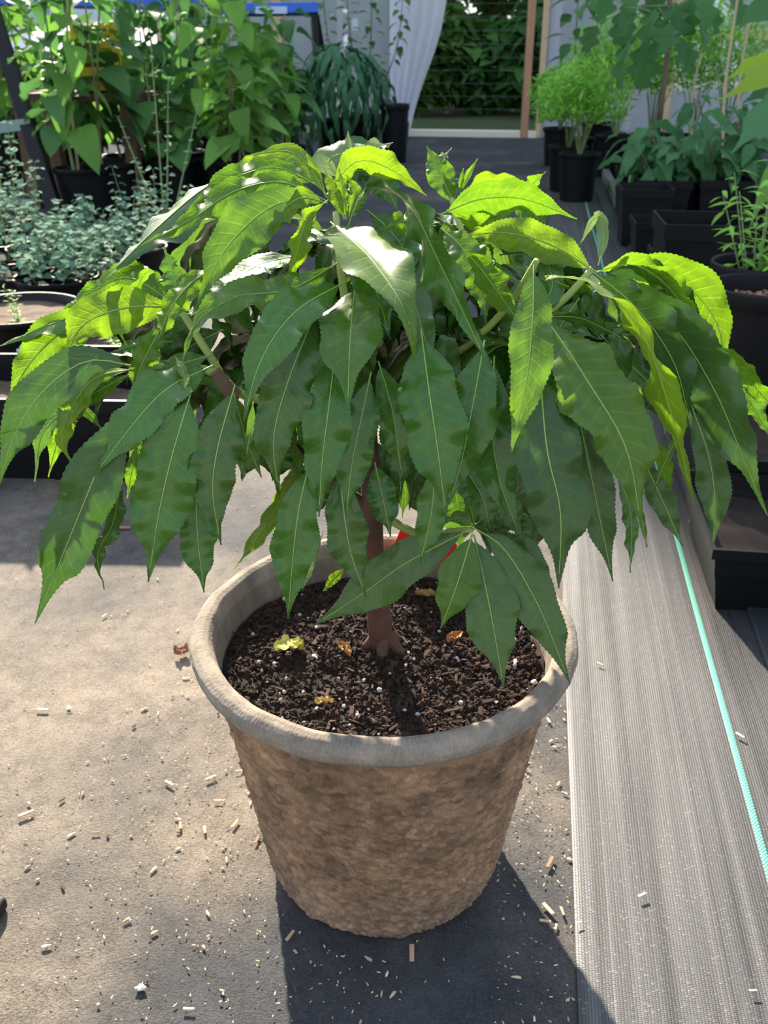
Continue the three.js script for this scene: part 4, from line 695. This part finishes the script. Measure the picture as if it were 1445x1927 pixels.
  const bush = thing('narrow_leaved_bush', 'fresh green narrow leaved bush in the round pot at right', 'plant', [nb.position.x, 0.31, nb.position.z]);
  for (let k = 0; k < 12; k++) { const a = k * 2.4, q = 0.15 * Math.sqrt((k + 0.6) / 12); stemLeaves(bush, V(q * 0.3 * Math.cos(a), 0, q * 0.3 * Math.sin(a)), V(q * Math.cos(a), rr(0.14, 0.3), q * Math.sin(a)), V(0, 0, 0), 12, G.narrow, MATS.bush, { s0: 1.1, s1: 0.9, pet: 0.008, pitch: [-0.4, 0.5], r: 0.0025, from: 0.2 }); }
  // near leaves reaching in at the right edge
  const pp = at(1520, 330, 2.9); pp.y = 0;
  const paw = thing('pawpaw_sapling', 'sapling with big yellow green leaves reaching in at the right edge', 'sapling', pp.toArray());
  roundPot(paw, 0.12, 0.3, blackPlastic, peatMat);
  const pt = at(1530, 60, 2.75).sub(pp); part('stem', tube([V(0, 0.25, 0), pt.clone().multiplyScalar(0.5).add(V(0.02, 0.1, 0)), pt, pt.clone().add(V(0, 0.3, 0))], 0.011, 0.006, 12, 8), stemBrown, paw);
  const pl = (pts, hw, mat) => { const v = pts.map(([x, y, d]) => at(x, y, d).sub(pp)), m = blade(v, hw, { r: [150, 160], w: 0.08, f: 0.15, nl: 30, nw: 3, pet: 0.04, plain: true }, paw, 'd', (p) => camera.position.clone().sub(p.clone().add(pp)).normalize()); m.material = mat; };
  pl([[1530, 90, 2.75], [1460, 130, 2.65], [1400, 165, 2.6], [1346, 190, 2.58]], 0.036, MATS.pawpaw[0]);
  pl([[1530, 70, 2.8], [1460, 112, 2.8], [1410, 125, 2.78], [1366, 150, 2.76]], 0.034, MATS.pawpaw[1]);
  pl([[1530, 130, 2.7], [1470, 190, 2.6], [1420, 240, 2.55], [1375, 290, 2.5]], 0.05, MATS.broad[1]);
  pl([[1530, 250, 2.6], [1460, 330, 2.5], [1430, 380, 2.5], [1410, 430, 2.5]], 0.035, MATS.vine[1]);
  pl([[1530, 20, 2.8], [1470, 10, 2.8], [1420, 25, 2.8], [1385, 60, 2.8]], 0.04, MATS.fig[1]);
  pl([[1530, 120, 2.8], [1480, 160, 2.8], [1440, 170, 2.8], [1395, 195, 2.8]], 0.04, MATS.broad[0]);
}

// ---------- the end of the greenhouse ----------
const film = new THREE.MeshPhysicalMaterial({ color: rgb(0.8, 0.86, 0.97), roughness: 0.75, transmission: 0.75, thickness: 0, side: THREE.DoubleSide, specularIntensity: 0.5 });
const pine = std(rgb(0.8, 0.6, 0.36), 0.8, { map: barkTex }), redwood = std(rgb(0.62, 0.34, 0.19), 0.8, { map: barkTex });
const ZW = -9.25, JR = at(990, 250, 9.2).x, JL = -1.16;
const sheet = (x0, x1, y0, y1, z, k) => grid(24, 16, (u, v) => [lerp(x0, x1, u), lerp(y0, y1, v), z + 0.02 * noise(u * 6 + k, v * 4) + 0.008 * noise(u * 22, v * 9, k)]);
struct('wall_back', mergeGeometries([sheet(JR + 0.12, 4.2, 0.0, 3.0, ZW, 1), sheet(-5.2, JL - 0.02, 0, 3.0, ZW, 4), sheet(JL - 0.02, JR + 0.12, 2.2, 3.0, ZW, 6)]), film);
struct('wall_left', grid(40, 12, (u, v) => [-5.2 + 0.02 * noise(u * 20, v * 4), lerp(0, 2.2, v), lerp(ZW, 1.4, u)]), film);
struct('wall_right', grid(40, 12, (u, v) => [4.2 + 0.02 * noise(u * 20, v * 4), lerp(0, 2.2, v), lerp(ZW, 1.4, u)]), film);
const post = (x, w, mat, top = 3.0, z = ZW) => struct('trim_1', beam(V(x, 0, z), V(x, top, z), w, 0.07), mat);
post(JR - 0.02, 0.075, redwood, 3, ZW + 0.05); post(JR + 0.115, 0.06, pine, 3, ZW + 0.02); post(JR + 0.21, 0.1, std(rgb(0.5, 0.43, 0.4), 0.7), 3, ZW - 0.06); post(JL - 0.05, 0.06, pine, 3, ZW - 0.05); post(JR + 1.3, 0.09, pine); post(JR + 2.5, 0.09, pine); post(JL - 1.3, 0.09, pine); post(JL - 2.5, 0.09, pine);
struct('trim_2', beam(V(JL, 0.03, ZW), V(JR + 0.1, 0.03, ZW), 0.06, 0.16), std(rgb(0.8, 0.74, 0.58), 0.85));
struct('trim_3', beam(V(JR + 1.3, 0.9, ZW + 0.03), V(4.2, 0.9, ZW + 0.03), 0.09, 0.04), pine);
struct('trim_3', beam(V(-5.15, 0.55, ZW), V(-5.15, 0.55, 1.4), 0.14, 0.04), pine);
struct('trim_3', beam(V(-5.2, 0.7, ZW + 0.03), V(JL - 1.6, 0.7, ZW + 0.03), 0.12, 0.04), redwood);
// the gathered curtain of the doorway
{
  const cm = new THREE.MeshPhysicalMaterial({ color: rgb(0.88, 0.9, 0.97), roughness: 0.8, transmission: 0.45, thickness: 0, side: THREE.DoubleSide });
  lone('door_curtain', grid(60, 40, (u, v) => { const x0 = -1.33, x1 = lerp(-1.02, -0.62, Math.pow(v, 0.9)), x = lerp(x0, x1, u), s = 0.62 + 0.38 * sstep(v, 0.0, 0.45); return [x0 + (x - x0) * s, lerp(0.0, 2.3, v), ZW + 0.12 + 0.035 * Math.sin(u * 30 + v * 2) * (1 - 0.4 * v) + 0.02 * noise(u * 9, v * 6)]; }), cm, 'whitish plastic sheet gathered at the left of the doorway', 'curtain');
}
// wire fence a little beyond the door
{
  const g = thing('wire_fence', 'thin wire mesh fence outside the doorway', 'fence', [-0.5, 0, -10.6]), wm = std(rgb(0.2, 0.21, 0.2), 0.5, { metalness: 0.6 });
  for (let i = 0; i <= 11; i++) part('wire', tube([V(-1.6, i * 0.13 + 0.05, 0), V(0, i * 0.13 + 0.047, 0.01), V(1.6, i * 0.13 + 0.05, 0)], 0.0018, 0.0018, 4, 4), wm, g);
  for (const x of [-1.6, 1.6]) part('post', beam(V(x, 0, 0), V(x, 1.6, 0), 0.06, 0.06), pine, g);
}
struct('ground_outside', mergeGeometries([grid(60, 40, (u, v) => { const x = lerp(-30, 30, u), z = lerp(-9.4, -40, v); return [x, -0.03 + 0.12 * noise(x * 0.4, z * 0.4) * sstep(-z, 9.6, 12), z]; }), grid(2, 2, (u, v) => [lerp(-30, -5.3, u), -0.05, lerp(6, -9.4, v)]), grid(2, 2, (u, v) => [lerp(4.3, 30, u), -0.05, lerp(6, -9.4, v)])]), std(rgb(0.07, 0.1, 0.03), 1));
// ---------- the wood behind ----------
{
  const geo = mergeGeometries([0, 1, 2, 3].map((k) => simpleLeaf(0.2, 0.055, { nl: 3, nw: 1, droop: 0.3 }).rotateX(0.3 * k - 0.4).rotateY(k * 1.6).translate(0, k * 0.05, 0)));
  const woods = (name, label, x, z, H, R, y0, n, mat) => {
    const g = thing(name, label, 'tree', [x, 0, z], rr(0, 6));
    if (y0 > 0.5) part('trunk', tube([V(0, -0.1, 0), V(0.1, H * 0.4, 0), V(0, H * 0.8, 0)], 0.16, 0.05, 10, 8), stemBrown, g);
    foliage(g, n, geo, mat, (q) => { const a = rr(0, 6.283), t = Math.cbrt(rnd()), e = Math.acos(rr(-1, 1)), hh = (H - y0) / 2; put(q, V(R * t * Math.sin(e) * Math.cos(a), y0 + hh + hh * t * Math.cos(e), R * t * Math.sin(e) * Math.sin(a)), rr(0, 6.3), rr(-0.6, 0.6), rr(-0.6, 0.6), rr(0.8, 1.7)); }, 'crown');
  };
  const W = MATS.wild;
  woods('woodland_tree', 'dark tree straight behind the doorway', -0.6, -15, 9, 2.8, 1.0, 5200, W[0]);
  woods('woodland_tree', 'dark tree behind the doorway at its left side', -3.0, -16.5, 9.5, 2.4, 1.0, 4200, W[1]);
  woods('woodland_tree', 'dark tree seen past the right door post', 1.6, -15.5, 9, 2.6, 1.2, 4200, W[0]);
  woods('woodland_tree', 'slim tree behind the left plastic wall near the doorway', -4.4, -14, 9.5, 1.35, 1.0, 3400, W[1]);
  woods('woodland_tree', 'slim tree behind the left plastic wall, far left', -8.9, -14, 9.5, 1.5, 1.0, 3000, W[0]);
  woods('woodland_tree', 'tree behind the right plastic wall', 4.6, -14.5, 8, 2.8, 1.0, 3000, W[1]);
  woods('woodland_tree', 'tree far behind the doorway gap', -0.9, -22, 11, 4, 0, 3600, W[0]);
  woods('woodland_tree', 'tree far behind the left plastic wall', -11.5, -18, 8, 3, 0.5, 2600, W[1]);
  woods('woodland_tree', 'tree far behind the right door post', 3.5, -22, 11, 4, 0, 2600, W[1]);
  woods('woodland_shrub', 'lit shrub low behind the doorway at left', -1.55, -12.6, 1.3, 0.8, 0, 900, MATS.vine[0]);
  woods('woodland_shrub', 'shrub low in the middle behind the doorway', -0.6, -13, 1.0, 0.9, 0, 800, W[2]);
  woods('woodland_shrub', 'shrub low at the right behind the doorway', 0.5, -12.5, 1.4, 0.8, 0, 900, W[1]);
  woods('woodland_shrub', 'shrub behind the left plastic wall', -3.6, -12.5, 1.8, 1.1, 0, 900, MATS.vine[1]);
}
console.log('leaves', leafCount);
renderer.render(scene, camera);
